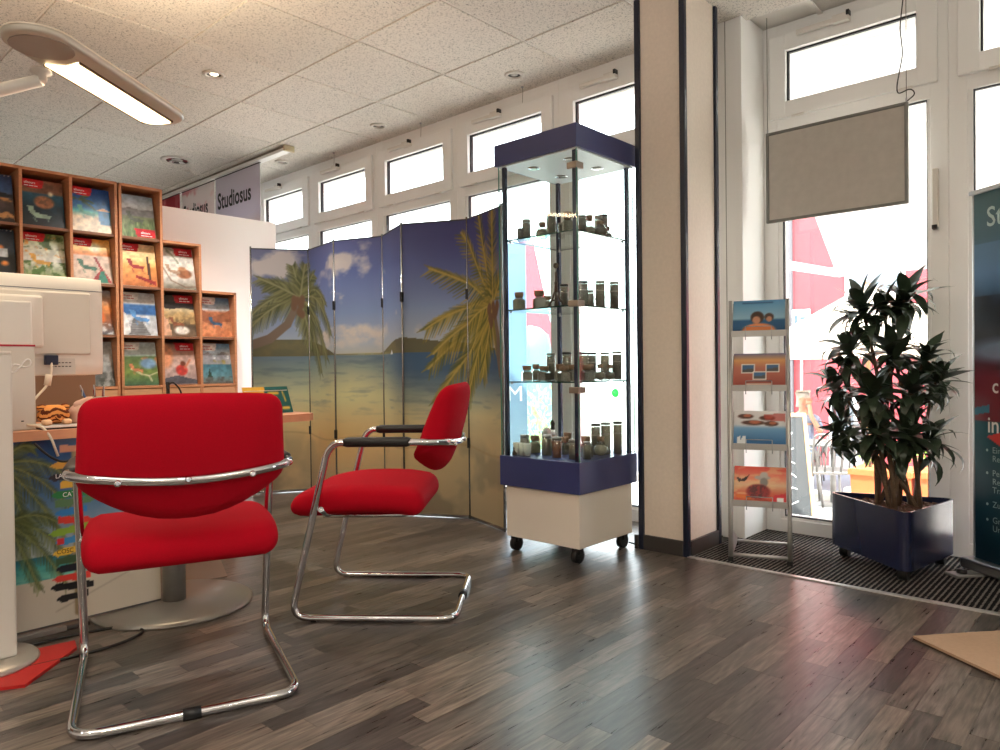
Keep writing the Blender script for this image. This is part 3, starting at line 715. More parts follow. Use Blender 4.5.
# water
sea = V > .442; n2 = cv.fbm(10, 5, 4, 7)
cv.put(sea*np.clip((U-2.6)/1.6, 0, 1)*np.clip((.66-V)/.16, 0, 1), (52, 74, 104), .85)
cv.put(sea*np.clip((1-np.abs(U-2.3)/1.5), 0, 1)*np.clip(1-np.abs(V-.60)/.16, 0, 1), (236, 222, 160), .8)
cv.put(sea*np.clip((1-np.abs(U-2.0)/1.6), 0, 1)*np.clip(1-np.abs(V-.78)/.16, 0, 1), (240, 186, 118), .8)
cv.put(sea*np.clip((n2-.52)*4, 0, 1)*np.clip((.72-V)/.1, 0, 1), (60, 76, 92), .35)
n3 = cv.fbm(5, 9, 4, 5); n4 = cv.fbm(6, 12, 4, 1.2)
cv.put((V > .72)*np.clip((n4-.50)*7, 0, 1)*np.clip((V-.72)/.08, 0, 1)*np.clip(np.abs(U-2.2)/2.0-.25, 0, 1), (96, 86, 74), .65)
cv.put((V > .64)*np.clip((U-4.2)/.8, 0, 1)*np.clip((V-.64)/.06, 0, 1), (168, 156, 124), .5)
cv.put(np.clip(1-np.abs(V-.77+.012*np.sin(U*3))/.006, 0, 1), (150, 118, 84), .4)
# hills
hill = .44-.068*np.clip(np.minimum((U+1.2)/1.0, (2.0-U)/1.1), 0, 1)**.8-.012*(n1-.5)-.05*np.clip(np.minimum((U-2.95)/.75, (5.9-U)/1.9), 0, 1)**.9
cv.put((V > hill)*(V < .443)*1.0, (84, 80, 62)); cv.put((V > hill)*(V < .443)*np.clip((n1-.45)*6, 0, 1), (116, 102, 66), .5)
cv.put((V > .436)*(V < .446)*np.clip((U-1.8), 0, 1)*np.clip(3.6-U, 0, 1), (176, 164, 110), .7)
cv.poly([(3.38*UW, .445), (3.44*UW, .43), (3.5*UW, .445)], (225, 225, 225))
# palms
def palm(c, fr, tr, ca, cb_, ll):
    for i in range(len(tr)-1): cv.line(tr[i][:2], tr[i+1][:2], tr[i][2], (104, 88, 76), 1, tr[i+1][2])
    for i, (a, L, d) in enumerate(fr): cv.frond(c, math.radians(a), L, d, ca, cb_, 26, ll, i*7+3)
    for i in range(10): cv.ell(c[0]+random.uniform(-.03, .03), c[1]+random.uniform(0, .07), .012, .018, (96, 70, 54), .5)
palm((.86*UW, .20), [(100, .17, .2), (130, .22, .5), (160, .24, .75), (185, .25, .6), (65, .19, .4), (40, .24, .8), (20, .25, 1.0), (-35, .24, .5), (-60, .28, .25), (-75, .20, .1), (150, .2, .1), (82, .16, .1)],
     [(-.02, .40, .020), (.3*UW, .37, .019), (.62*UW, .31, .017), (.84*UW, .21, .014)], (56, 58, 38), (116, 112, 74), .075)
palm((5.75*UW, .30), [(165, .34, .45), (150, .36, .1), (195, .33, .35), (215, .36, .3), (235, .34, .1), (130, .3, -.1), (110, .3, -.2), (90, .3, -.1), (180, .30, .5), (60, .3, .2), (225, .28, .5), (250, .22, .1)],
     [(5.98*UW, .52, .018), (5.85*UW, .40, .018), (5.76*UW, .31, .014)], (70, 72, 38), (168, 138, 66), .085)
cv.a = np.clip(255*(cv.a/255)**.72, 0, 255)
cv.a = np.clip(cv.a.mean(2, keepdims=True)*-.28+cv.a*1.28, 4, 250)
scr = thing('folding_screen', 'zigzag folding screen printed with a palm beach panorama along the windows', 'screen', (0, 0, 0))
pole_m = M('screen_pole', (150, 148, 146), .25, .9)
for i in range(NP):
    a, b_ = Vector(scr_pts[i]), Vector(scr_pts[i+1]); d = b_-a; L = d.length; an = math.atan2(d.y, d.x); c = (a+b_)/2
    me = print_mesh('panel', cv.sub(i/NP, (i+1)/NP), L-.012, SH-.03, .012, (120, 118, 112))
    po = link('panel', me, prt_cloth, scr, loc=(c.x, c.y, .02), rot=(0, 0, an))
    B().cbox(-L/2+.004, L/2-.004, -.006, .018, -.016, .0, .002).build('bottom_rail', pole_m, po)
    B().cbox(-L/2+.004, L/2-.004, -.004, .016, SH-.03, SH-.022, .002).build('top_rail', M('screen_top', (60, 60, 70), .4), po)
for i, (x, y) in enumerate(scr_pts):
    B().cyl((x, y, 0), (x, y, SH+.008), .0065, 10).build('pole', pole_m, scr)
    for z in (.42, 1.30):
        if 0 < i < NP: B().cbox(x-.009, x+.009, y-.011, y+.009, z, z+.06, .002).build('hinge', black, scr)

# ---- brochure shelving (front plane X = -5)
XF, XB = -5.0, -5.265
zr = [.80, 1.135, 1.463, 1.788, 2.128]
def shelf_unit(label, cols, tops, ybase):
    """cols: list of y boundaries, tops: number of rows per column"""
    t = thing('brochure_shelf', label, 'shelf', ((XF+XB)/2, (cols[0]+cols[-1])/2, 0), group='beech brochure shelves')
    ox, oy = (XF+XB)/2, (cols[0]+cols[-1])/2; T = .017
    D0, D1 = XB-ox, XF-ox
    for i, y in enumerate(cols):
        n = max(tops[min(i, len(tops)-1)], tops[max(i-1, 0)])
        ya = y-oy-(T/2 if 0 < i < len(cols)-1 else (0 if i == 0 else T))
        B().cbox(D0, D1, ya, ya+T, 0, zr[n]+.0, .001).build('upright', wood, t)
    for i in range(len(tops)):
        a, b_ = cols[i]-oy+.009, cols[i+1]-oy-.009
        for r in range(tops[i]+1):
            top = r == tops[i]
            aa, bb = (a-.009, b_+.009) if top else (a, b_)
            B().cbox(D0, D1-(.0 if top or r == 0 else .012), aa, bb, zr[r]-.017, zr[r]+(.0004 if top else 0), .001).build('top_board' if top else 'board', wood if top or r == 0 else wood_shade, t)
        B().box(D0, D0+.008, a, b_, 0, zr[tops[i]]-.017).build('back_panel', wood_shade, t)
        dr = B().cbox(D1-.022, D1-.004, a+.001, b_-.001, .06, zr[0]-.02, .002).build('door', M('door_beech', (216, 160, 118), .45, noise=(14, .1, (1, 1, 8))), t)
        hy = b_-.03 if i % 2 else a+.03
        B().tube(fillet([(D1-.004, hy, .73), (D1+.014, hy, .73), (D1+.014, hy, .66), (D1-.004, hy, .66)], .012), .005, 8).build('handle', steel, dr)
    return t
shelf_unit('square-topped beech brochure shelf partly hidden by the monitor', [.72, .992, 1.262, 1.531, 1.802], [4, 4, 4, 4], 0)
shelf_unit('stepped beech brochure shelf beside the white partition', [1.812, 2.081, 2.346, 2.612], [4, 3, 2], 0)

# ---- brochure covers
W_, H_ = 34, 46; CA = W_/H_
def base(*st): return Cv(W_, H_, CA).grad(list(st))
def noisy(c, sc, rgb, th, al, seed, mask=1.0): c.put(np.clip((c.fbm(sc, seed)-th)*8, 0, 1)*mask, rgb, al)
def lounger(c, x, y, rgb, s=1.0):
    c.poly([(x, y), (x+.10*s, y), (x+.12*s, y+.13*s), (x+.36*s, y+.17*s), (x+.34*s, y+.24*s), (x+.12*s, y+.22*s), (x+.04*s, y+.13*s)], rgb)
    c.line((x+.1*s, y+.24*s), (x+.13*s, y+.30*s), .008, rgb); c.line((x+.3*s, y+.22*s), (x+.32*s, y+.28*s), .008, rgb)
def badge(c, rgb=(206, 30, 44), right=False, y=0.0):
    if right: c.poly([(CA*.42, y), (CA, y), (CA, y+.2), (CA*.5, y+.2), (CA*.44, y+.14)], rgb)
    else: c.poly([(0.04, y), (CA*.56, y), (CA*.54, y+.15), (CA*.48, y+.2), (.04, y+.17)], rgb)
def cov(i):
    if i == 'island':
        c = base((0, (150, 100, 78)), (.28, (140, 96, 74)), (.3, (40, 96, 124)), (.6, (20, 56, 74)), (1, (28, 34, 40))); noisy(c, 8, (96, 64, 52), .5, .7, 1, c.Y < .28)
        c.ell(.40, .48, .17, .14, (176, 118, 86), .3); noisy(c, 14, (116, 90, 70), .5, .8, 4, np.hypot((c.X-.4)/.17, (c.Y-.48)/.14) < 1); c.ell(.52, .28, .04, .05, (250, 236, 200), .9); lounger(c, .1, .58, (150, 178, 160), 1.1); badge(c)
    elif i == 'hut':
        c = base((0, (24, 70, 150)), (.45, (64, 130, 190)), (.55, (90, 196, 190)), (.66, (222, 206, 176)), (1, (232, 214, 186)))
        for a in (20, 55, -10, 150): c.frond((.16, .30), math.radians(a), .3, .5, (40, 70, 40), (90, 110, 60), 12, .06, a)
        c.poly([(.5, .5), (.72, .5), (.72, .82), (.52, .82)], (70, 140, 190)); c.poly([(.47, .5), (.6, .42), (.76, .5)], (226, 190, 150)); lounger(c, .12, .42, (96, 178, 160), .9); badge(c)
    elif i == 'agave':
        c = base((0, (150, 172, 190)), (.3, (200, 205, 205)), (.38, (128, 126, 122)), (.55, (120, 130, 92)), (1, (96, 120, 66)))
        c.poly([(0, .42), (.2, .30), (.45, .34), (.74, .32), (.74, .5), (0, .5)], (126, 124, 122))
        for k in range(26): x = .03*k-.02; c.line((x, 1), (x+random.uniform(-.1, .1), .55+random.random()*.15), .012, random.choice([(150, 170, 110), (90, 120, 70), (70, 96, 54)]), 1, .002)
        lounger(c, .16, .40, (96, 104, 88), 1.0); badge(c, right=True, y=.80)
    elif i == 'orchard':
        c = base((0, (150, 170, 110)), (.3, (196, 196, 170)), (.6, (206, 202, 190)), (1, (110, 130, 70))); noisy(c, 9, (60, 86, 36), .5, .9, 7, (c.Y < .35)*1.0); noisy(c, 12, (214, 140, 50), .58, .9, 8, c.Y < .5)
        noisy(c, 9, (70, 100, 40), .42, .9, 9, c.Y > .62); lounger(c, .12, .45, (214, 160, 70), 1.0); badge(c)
    elif i == 'longtail':
        c = base((0, (246, 168, 70)), (.2, (250, 210, 130)), (.36, (214, 130, 70)), (.4, (206, 180, 160)), (1, (186, 168, 150))); c.ell(.45, .2, .1, .1, (255, 246, 210), .9)
        c.poly([(.4, .4), (.46, .42), (.6, .75), (.74, 1), (.3, 1), (.52, .7)], (150, 60, 60)); c.poly([(.52, .72), (.58, .72), (.66, 1), (.44, 1)], (60, 120, 100)); lounger(c, .1, .48, (70, 110, 90), 1.0); badge(c)
    elif i == 'pier':
        c = base((0, (236, 196, 150)), (.35, (250, 214, 150)), (.55, (236, 160, 90)), (1, (176, 104, 60))); c.poly([(.54, .28), (.6, .28), (.62, .95), (.57, .95)], (74, 46, 34)); c.poly([(.3, .74), (.7, .86), (.7, .96), (.3, .8)], (140, 40, 44)); lounger(c, .14, .36, (150, 50, 56), 1.0); badge(c)
    elif i == 'hammock':
        c = base((0, (206, 204, 196)), (.5, (222, 214, 200)), (.7, (214, 206, 196)), (1, (116, 110, 96)))
        for a in (10, 40, 170): c.frond((.1, .0), math.radians(-a), .4, .3, (60, 70, 46), (110, 116, 80), 12, .06, a)
        c.ell(.5, .62, .17, .12, (150, 96, 66), .3); c.ell(.47, .50, .09, .05, (186, 134, 96), .4); c.path([(.05, .5), (.2, .8), (.5, .95), (.74, .92)], .012, (110, 84, 66)); lounger(c, .1, .42, (170, 140, 116), .9); badge(c, right=True)
    elif i == 'stairs':
        c = base((0, (186, 190, 200)), (.25, (206, 200, 196)), (.3, (60, 100, 150)), (.5, (50, 90, 140)), (.55, (200, 202, 204)), (1, (186, 186, 188))); c.poly([(.12, 1), (.26, .62), (.42, .62), (.6, 1)], (110, 108, 108))
        for k in range(6): c.line((.2-.02*k, .68+.055*k), (.44+.03*k, .68+.055*k), .006, (150, 148, 146))
        c.poly([(0, .42), (.12, .5), (.2, .9), (.14, 1), (0, 1)], (216, 216, 214)); lounger(c, .2, .42, (90, 140, 190), 1.1); badge(c, (226, 220, 216))
    elif i == 'umbrella':
        c = base((0, (54, 48, 44)), (.3, (70, 58, 50)), (.34, (200, 180, 140)), (.55, (150, 120, 80)), (.75, (90, 76, 60)), (1, (120, 96, 76))); c.poly([(0, .16), (.74, .2), (.74, .36), (.5, .3), (.2, .36), (0, .3)], (46, 40, 38)); noisy(c, 9, (196, 160, 106), .5, .8, 3, (c.Y > .4)*(c.Y < .7))
        c.poly([(0, .5), (.14, .6), (.2, 1), (0, 1)], (206, 160, 130)); c.ell(.42, .86, .16, .1, (226, 216, 204), .4); lounger(c, .16, .54, (140, 84, 60), .9); badge(c, right=True)
    elif i == 'desert':
        c = base((0, (86, 130, 176)), (.3, (196, 206, 210)), (.38, (176, 110, 76)), (1, (196, 120, 80))); c.poly([(0, .28), (.25, .42), (.3, .5), (.5, .42), (.74, .3), (.74, .7), (0, .7)], (150, 92, 64)); noisy(c, 7, (216, 150, 106), .5, .6, 5, c.Y > .6); lounger(c, .2, .5, (60, 90, 116), .9); badge(c, (232, 226, 222))
    elif i == 'valley':
        c = base((0, (186, 200, 206)), (.3, (176, 186, 180)), (.34, (86, 106, 64)), (.7, (116, 136, 70)), (1, (70, 100, 76))); noisy(c, 8, (196, 120, 70), .55, .9, 2, (c.Y > .35)*(c.Y < .6)); c.ell(.56, .5, .17, .12, (120, 150, 180), .5)
        c.path([(.2, .62), (.4, .74), (.55, .78), (.6, .9)], .012, (226, 210, 180)); c.path([(.55, .78), (.74, .7)], .01, (226, 210, 180)); badge(c, (232, 226, 222)); lounger(c, .16, .5, (206, 130, 90), .8)
    elif i == 'swimmer':
        c = base((0, (136, 92, 80)), (.25, (176, 134, 116)), (.5, (206, 176, 164)), (1, (150, 128, 124))); c.ell(.1, .3, .16, .3, (220, 150, 110), .4); c.ell(.42, .66, .13, .13, (196, 66, 56), .3); c.ell(.46, .5, .06, .06, (120, 66, 46), .4); c.line((.5, .6), (.62, .42), .022, (190, 120, 90)); c.poly([(0, .86), (.3, .78), (.74, .9), (.74, 1), (0, 1)], (86, 84, 90)); badge(c, right=True)
    elif i == 'lake':
        c = base((0, (110, 156, 200)), (.2, (186, 206, 220)), (.5, (110, 110, 96)), (.54, (70, 116, 130)), (.8, (96, 140, 150)), (1, (106, 104, 96))); c.poly([(0, .3), (.2, .22), (.35, .32), (.55, .2), (.74, .3), (.74, .52), (0, .52)], (146, 144, 146)); noisy(c, 9, (226, 228, 230), .55, .8, 6, (c.Y > .2)*(c.Y < .4)); noisy(c, 9, (156, 140, 70), .5, .8, 8, (c.Y > .4)*(c.Y < .53))
        c.poly([(.14, .86), (.2, .62), (.26, .86)], (36, 60, 46)); noisy(c, 10, (84, 80, 74), .45, .8, 9, c.Y > .84); badge(c, (232, 226, 222))
    elif i == 'village':
        c = base((0, (40, 62, 106)), (.35, (60, 96, 150)), (.5, (90, 76, 76)), (1, (46, 40, 44))); noisy(c, 8, (210, 150, 90), .55, .9, 1, c.Y > .5); lounger(c, .4, .25, (30, 40, 54), 1.0)
        for k in range(12): c.ell(.03+.06*k, .015, .012, .012, (210, 200, 190), .5)
    elif i == 'night':
        c = base((0, (30, 46, 66)), (.4, (50, 66, 84)), (.6, (30, 40, 46)), (1, (22, 26, 32))); c.ell(.5, .4, .06, .06, (230, 130, 60), .8); c.ell(.56, .72, .06, .05, (240, 140, 60), .8); c.poly([(.4, .42), (.62, .42), (.62, .58), (.4, .58)], (200, 206, 210))
        for k in range(12): c.ell(.03+.06*k, .015, .012, .012, (210, 200, 190), .5)
        for k in range(4): c.line((.06, .6+.05*k), (.3, .6+.05*k), .012, (206, 210, 214))
    elif i == 'tent':
        c = base((0, (150, 150, 156)), (.4, (206, 130, 70)), (.7, (150, 90, 60)), (1, (86, 90, 96))); c.ell(.4, .62, .2, .18, (190, 100, 50), .3); noisy(c, 9, (226, 226, 226), .55, .7, 5, c.Y > .75)
    else:
        c = base((0, (146, 150, 152)), (.35, (150, 146, 140)), (.7, (96, 96, 94)), (1, (110, 112, 106))); noisy(c, 8, (180, 180, 176), .5, .6, 5); noisy(c, 12, (70, 74, 66), .5, .8, 6, c.Y > .8)
    g_ = c.fbm(16, 21, 3); c.a = c.a*(0.78+.44*g_)[:, :, None]; return c.a
def col_y(k):
    l = [.992, 1.262, 1.531, 1.802]
    r = [1.812, 2.081, 2.346, 2.612]
    return {-1: (l[0], l[1]), 0: (l[1], l[2]), 1: (l[2], l[3]), 2: (r[0], r[1]), 3: (r[1], r[2]), 4: (r[2], r[3])}[k]
covers = [(-1, 3, 'village', 'wire-bound catalogue with a blue harbour dusk cover', None), (0, 3, 'island', 'catalogue with a rocky island in a blue bay on its cover', 'L'), (1, 3, 'hut', 'catalogue with a blue beach hut and palm on its cover', 'L'), (2, 3, 'agave', 'catalogue with spiky green grass before grey mountains on its cover', 'RB'),
          (-1, 2, 'night', 'wire-bound catalogue with a dark night photo cover', None), (0, 2, 'orchard', 'catalogue with an orange orchard on its cover', 'L'), (1, 2, 'longtail', 'catalogue with a longtail boat at sunset on its cover', 'L'), (2, 2, 'pier', 'catalogue with an orange dusk beach and dark post on its cover', 'L'), (3, 2, 'hammock', 'catalogue with someone in a hat lying in a hammock on its cover', 'R'),
          (1, 1, 'tent', 'catalogue with an orange tent on its cover beside the monitor', None), (2, 1, 'stairs', 'catalogue with white steps and blue sea on its cover', 'l'), (3, 1, 'umbrella', 'catalogue with a dark parasol and white dog on its cover', 'R'), (4, 1, 'desert', 'catalogue with a red desert valley on its cover', 'l'),
          (1, 0, 'grey', 'catalogue with a grey stony landscape cover beside the monitor', None), (2, 0, 'valley', 'catalogue with a green valley and winding road on its cover', 'l'), (3, 0, 'swimmer', 'catalogue with a figure in a red top raising one arm on its cover', 'R'), (4, 0, 'lake', 'catalogue with a mountain lake on its cover', 'l')]
wm = textmesh('alltours', .021, .95, .0004); slog = B().box(0, .022, 0, .0002, 0, .005).box(.026, .05, 0, .0002, 0, .005).box(.054, .072, 0, .0002, 0, .005).mesh('slogan'); wm.materials.append(txt_w); slog.materials.append(txt_w)
wm_r = wm.copy(); wm_r.materials.clear(); wm_r.materials.append(M('print_red', (190, 36, 48), .6)); slog_r = slog.copy(); slog_r.materials.clear(); slog_r.materials.append(M('print_red'))
for k, r, key, lb, bd in covers:
    a, b_ = col_y(k); w, h = .234, .296
    me = print_mesh('brochure', cov(key), w, h, .012, (220, 216, 208))
    o = link('brochure', me, prt, None, loc=(XF-.03, (a+b_)/2-.002+rng.uniform(-.003, .003), zr[r]+.0025), rot=(math.radians(-12), math.radians(rng.uniform(-.5, .5)), PI/2))
    tag(o, lb, 'brochure', 'brochures in the beech shelves')
    if bd:
        x0 = -w/2+.026 if bd in 'Ll' else w/2-.098; z0 = h-.030 if bd != 'RB' else .028
        link('wordmark', wm if bd not in 'l' else wm_r, None, o, loc=(x0, -.0012, z0)); link('slogan', slog if bd not in 'l' else slog_r, None, o, loc=(x0, -.0012, z0-.016))

# ---- ceiling rail with hanging banners beyond the partition
rl = thing('ceiling_rail', 'white ceiling rail carrying the hanging banners', 'rail', (-6.3, 3.12, ZC))
B().cbox(-1.25, 1.2, -.035, .035, -.042, .0, .003).build('track', M('rail_white', (236, 234, 230), .4), rl); B().box(-1.25, 1.2, -.036, -.0355, -.02, -.004).build('slot', M('rail_slot', (120, 110, 96), .5), rl)
B().cbox(1.2, 1.222, -.045, .045, -.05, -.002, .003).build('end_cap', M('rail_cap', (200, 186, 150), .5), rl)
def banner(x0, x1, y, kind, label):
    w, h = x1-x0, .56; c = Cv(60, 48, w/h)
    if kind == 'red': c.grad([(0, (196, 70, 84)), (1, (226, 130, 140))]); c.put(np.clip((c.fbm(6, 3)-.5)*6, 0, 1), (240, 190, 190), .6); c.put((c.X > w/h*.3)*1.0, (170, 40, 50), .6)
    elif kind == 'pink': c.grad([(0, (236, 224, 222)), (1, (232, 214, 214))]); c.put(np.clip((c.fbm(5, 8)-.52)*6, 0, 1)*np.clip(1.2-c.X/(w/h), 0, 1), (214, 120, 124), .7)
    else: c.grad([(0, (212, 204, 214)), (.7, (206, 198, 216)), (1, (226, 206, 204))])
    me = print_mesh('banner', c.a, w-.02, h, .004)
    o = link('hanging_banner', me, print_mat('banner_cloth', .6, .35), None, loc=((x0+x1)/2, y, ZC-.044-h)); tag(o, label, 'banner', 'banners on the ceiling rail')
    B().cbox(-w/2+.008, w/2-.008, -.006, .01, h-.004, h+.006, .001).build('top_strip', txt_k, o)
    if kind != 'red': letter('lettering', 'Studiosus', .20, txt_k, o, (-w*.44, -.003, h*.50), .78*w/.80, .0045)
    return o
banner(-6.33, -5.53, 3.12, 'lilac', 'pale lilac hanging banner with large black lettering')
banner(-7.03, -6.35, 3.125, 'pink', 'white and pink hanging banner with lettering cut off by the partition')
banner(-7.5, -7.05, 3.12, 'red', 'red hanging banner at the end of the rail over the partition')

# ---- floor lamp with long rounded head
LP = Vector((-2.915, 1.015, 1.955)); LA = math.atan2(.79, -.61)
lt = thing('floor_lamp', 'tall office floor lamp with a long rounded light head', 'lamp', (-3.25, .33, 0))
def inl(v): return Vector(v)-Vector((-3.25, .33, 0))
def stadium(L, w, n=12):
    return [(L/2-w/2+math.cos(a)*w/2, math.sin(a)*w/2) for a in np.linspace(-PI/2, PI/2, n)]+[(-L/2+w/2+math.cos(a)*w/2, math.sin(a)*w/2) for a in np.linspace(PI/2, 3*PI/2, n)]
hd = thing('h', None, None); bpy.data.objects.remove(hd)
lamp_body = M('lamp_silver', (196, 190, 178), .35, .3)
b_ = B(); S0 = stadium(.90, .215); v = []; prof = [(.90, .012), (.97, .016), (1.0, .023), (1.0, .031), (.985, .036)]
for sc, z in prof: v += [(x-(1-sc)*.1*np.sign(x), y*sc, z) for x, y in S0]
n = len(S0); f = [(i*n+k, i*n+(k+1) % n, (i+1)*n+(k+1) % n, (i+1)*n+k) for i in range(len(prof)-1) for k in range(n)]; f += [tuple(range(n-1, -1, -1))]
b_.add(v, f, True); hd = b_.build('head', lamp_body, lt, loc=inl(LP), rot=(0, 0, LA))
B().prism(stadium(.90, .215), .0362, .041).build('rim', M('lamp_rim', (236, 226, 206), .3), hd)
df = B(); df.prism([(x*1.0+.09, y) for x, y in [( .275, -.042), (.31, -.03), (.32, .02), (.31, .06), (.275, .08), (-.30, .08), (-.275, .02), (-.30, -.042)]], 0.006, .0125); df.build('diffuser', lamp_glow, hd)
for sy in (-.046, .084): B().cbox(-.21, .39, sy-.003, sy+.003, .004, .014, .001).build('diffuser_edge', M('lamp_edge', (120, 100, 70), .4), hd)
B().prism(stadium(.19, .19, 10), .0095, .0125).build('end_disc', M('lamp_disc', (160, 154, 146), .5), hd, loc=(-.33, 0, 0))
jt = onz(41, 70, 1.945)
B().lathe([(.018, .0), (.018, .025), (.034, .03), (.03, .042), (0, .045)], 16).build('joint', plast_w, lt, loc=inl((jt.x, jt.y, 1.905)))
pt_ = Vector((-3.25, .33, 1.90))
B().tube([inl((jt.x, jt.y, 1.91)), inl(jt.lerp(pt_, .5)+Vector((0, 0, -.10))), inl((pt_.x, pt_.y, 1.76))], [.020, .024, .026], 12).build('arm', plast_w, lt)
B().cyl((0, 0, .02), (0, 0, 1.78), .024, 18).build('pole', plast_w, lt); B().lathe([(0, 0), (.2, 0), (.2, .012), (.19, .02), (0, .02)], 32).build('base', plast_w, lt)
for nm, z, up, en in (('uplight', .06, True, 9), ('downlight', -.004, False, 5)):
    ld = bpy.data.lights.new(nm, 'AREA'); ld.shape = 'RECTANGLE'; ld.size = .46; ld.size_y = .11; ld.energy = en; ld.color = (1, .78, .52)
    l = bpy.data.objects.new('lamp', ld); COL.objects.link(l); l.parent = hd; l.location = (.15, .02, z); l.rotation_euler = (PI, 0, 0) if up else (0, 0, 0)
for (x, y, rz, lb, en) in ((.9, -1.0, 1.2, 'added fill floor lamp behind the waiting corner', 19), (-1.3, -1.5, .3, 'added fill floor lamp at the rear wall', 24), (1.5, 1.4, 2.4, 'added fill floor lamp beside the side wall', 19)):  # out-of-view lamp copies added for soft fill bounced off the ceiling
    l2 = copy_tree(lt); l2.location = (x, y, 0); l2.rotation_euler = (0, 0, rz); l2['label'] = lb
    for ch in l2.children:
        for g in ch.children:
            if g.type == 'LIGHT' and g.data.name.startswith('uplight'): g.data = g.data.copy(); g.data.energy = en; g.data.color = (1, .97, .94)

# ---- desk (front edge X = -2.80, top 0.70)
dk = thing('desk', 'beech-topped desk on steel column feet with round base plates', 'desk', (-3.2, .9, 0))
dp = [(.40, -1.35), (.40, .90), (.36, .945), (-.20, .97), (-.40, .95), (-.40, -1.35)]
B().prism(dp, .668, .700).build('desktop', desk_wood, dk)
foot_m = M('foot_grey', (150, 147, 142), .35, .5)
for (x, y) in ((.40, .29), (.0, -1.0)):
    B().cyl((x, y, .02), (x, y, .669), .042, 24).build('column', foot_m, dk)
    B().lathe([(0, 0), (.285, 0), (.285, .008), (.27, .018), (0, .022)], 48).build('base_plate', foot_m, dk, loc=(x, y, 0))
# printed beach board in front of the desk
bw, bh = .74, .645; c = Cv(170, 150, bw/bh)
c.grad([(0, (24, 66, 116)), (.25, (50, 98, 146)), (.5, (132, 156, 176)), (.62, (168, 178, 180)), (.622, (28, 92, 116)), (.68, (70, 164, 160)), (.745, (120, 196, 180)), (.75, (206, 196, 178)), (1, (214, 204, 188))])
nn = c.fbm(4, 5, 4); c.put(np.clip((nn-.5)*3, 0, 1)*(c.Y < .6), (190, 196, 200), .55); nn = c.fbm(10, 6, 3, 4); c.put(np.clip((nn-.52)*6, 0, 1)*(c.Y > .62)*(c.Y < .75), (40, 120, 130), .5)
for i, (cx_, cy_, an, L, d) in enumerate([(.36, .12, 20, .36, .7), (.36, .12, -10, .38, .8), (.36, .12, -45, .4, .35), (.36, .12, 60, .3, .6), (.36, .12, -70, .4, .1), (.36, .12, 130, .3, .5), (.38, .42, 0, .3, .9), (.38, .42, -35, .34, .6), (.38, .42, -65, .34, .2), (.38, .42, 30, .26, .6)]):
    c.frond((cx_, cy_), math.radians(an), L, d, (46, 60, 26), (120, 128, 70), 22, .08, i)
c.line((.34, .1), (.28, 1), .018, (96, 80, 60), 1, .026)
c.line((.66, .62), (.90, .76), .006, (150, 138, 120)); c.line((.6, .93), (1.0, .78), .004, (170, 158, 142), .7)
c.line((.698, .06), (.702, .96), .014, (150, 130, 96))
sg = [(.06, (214, 150, 120), 1), (.145, (226, 170, 70), 0), (.20, (30, 34, 44), 0), (.25, (226, 180, 70), 1), (.305, (40, 130, 70), 0), (.35, (90, 130, 90), 1), (.40, (50, 130, 200), 0), (.45, (220, 60, 50), 1), (.50, (140, 180, 60), 0), (.555, (60, 140, 200), 0), (.61, (236, 190, 60), 0), (.66, (60, 90, 60), 1), (.71, (26, 30, 44), 0), (.76, (224, 60, 50), 0), (.81, (24, 24, 28), 0), (.865, (24, 24, 28), 0)]
for i, (y, rgb, side) in enumerate(sg):
    l = .10+.03*((i*7) % 3)/2; x0, x1 = .685-l*.9, .685+l*(.75 if not side else .9); t_ = random.uniform(-.012, .012); hh = .019
    if side: c.poly([(x0+.03, y-hh+t_), (x1-.03, y-hh-t_), (x1, y-t_), (x1-.03, y+hh-t_), (x0+.03, y+hh+t_)], rgb)
    else: c.poly([(x0, y+t_), (x0+.03, y-hh+t_), (x1, y-hh-t_), (x1, y+hh-t_), (x0+.03, y+hh+t_)], rgb)
c.poly([(.61, .555-.016), (.64, .555-.016), (.64, .555+.016), (.61, .555+.016)], (214, 50, 60))
bo = link('beach_board', print_mesh('beach_board', c.a, bw, bh, .008, (228, 226, 222)), prt_board, None, loc=(-2.825, .78, .0232), rot=(0, 0, PI/2))
tag(bo, 'printed board of a palm beach with a signpost of coloured arrows before the desk', 'board')
for (tx, v, b2, mt) in (('LAGRA', .20, .022, txt_w), ('CAT', .305, .023, txt_w), ('COSC', .61, .022, txt_k), ('ARUBA', .865, .024, txt_w)):
    if tx == 'ARUBA': continue
    letter('sign_lettering', tx, b2, mt, bo, ((.592 if tx != 'CAT' else .625)*bh-bw/2+.008, -.001, bh*(1-v)-.009), .9)
B().cbox(-bw/2, bw/2, -.002, .010, -.002, .004, .001).build('bottom_edge', M('board_edge', (90, 88, 86), .5), bo)
duct = thing('cable_duct', 'grey cable duct lying on the floor under the beach board', 'duct', (-2.81, .62, 0))
B().cbox(-.012, .012, -.45, .20, 0, .02, .004).build('cover', M('duct_grey', (128, 122, 116), .5), duct); B().cbox(-.010, .010, .20, .275, 0, .014, .004).build('end_piece', dark_base, duct)

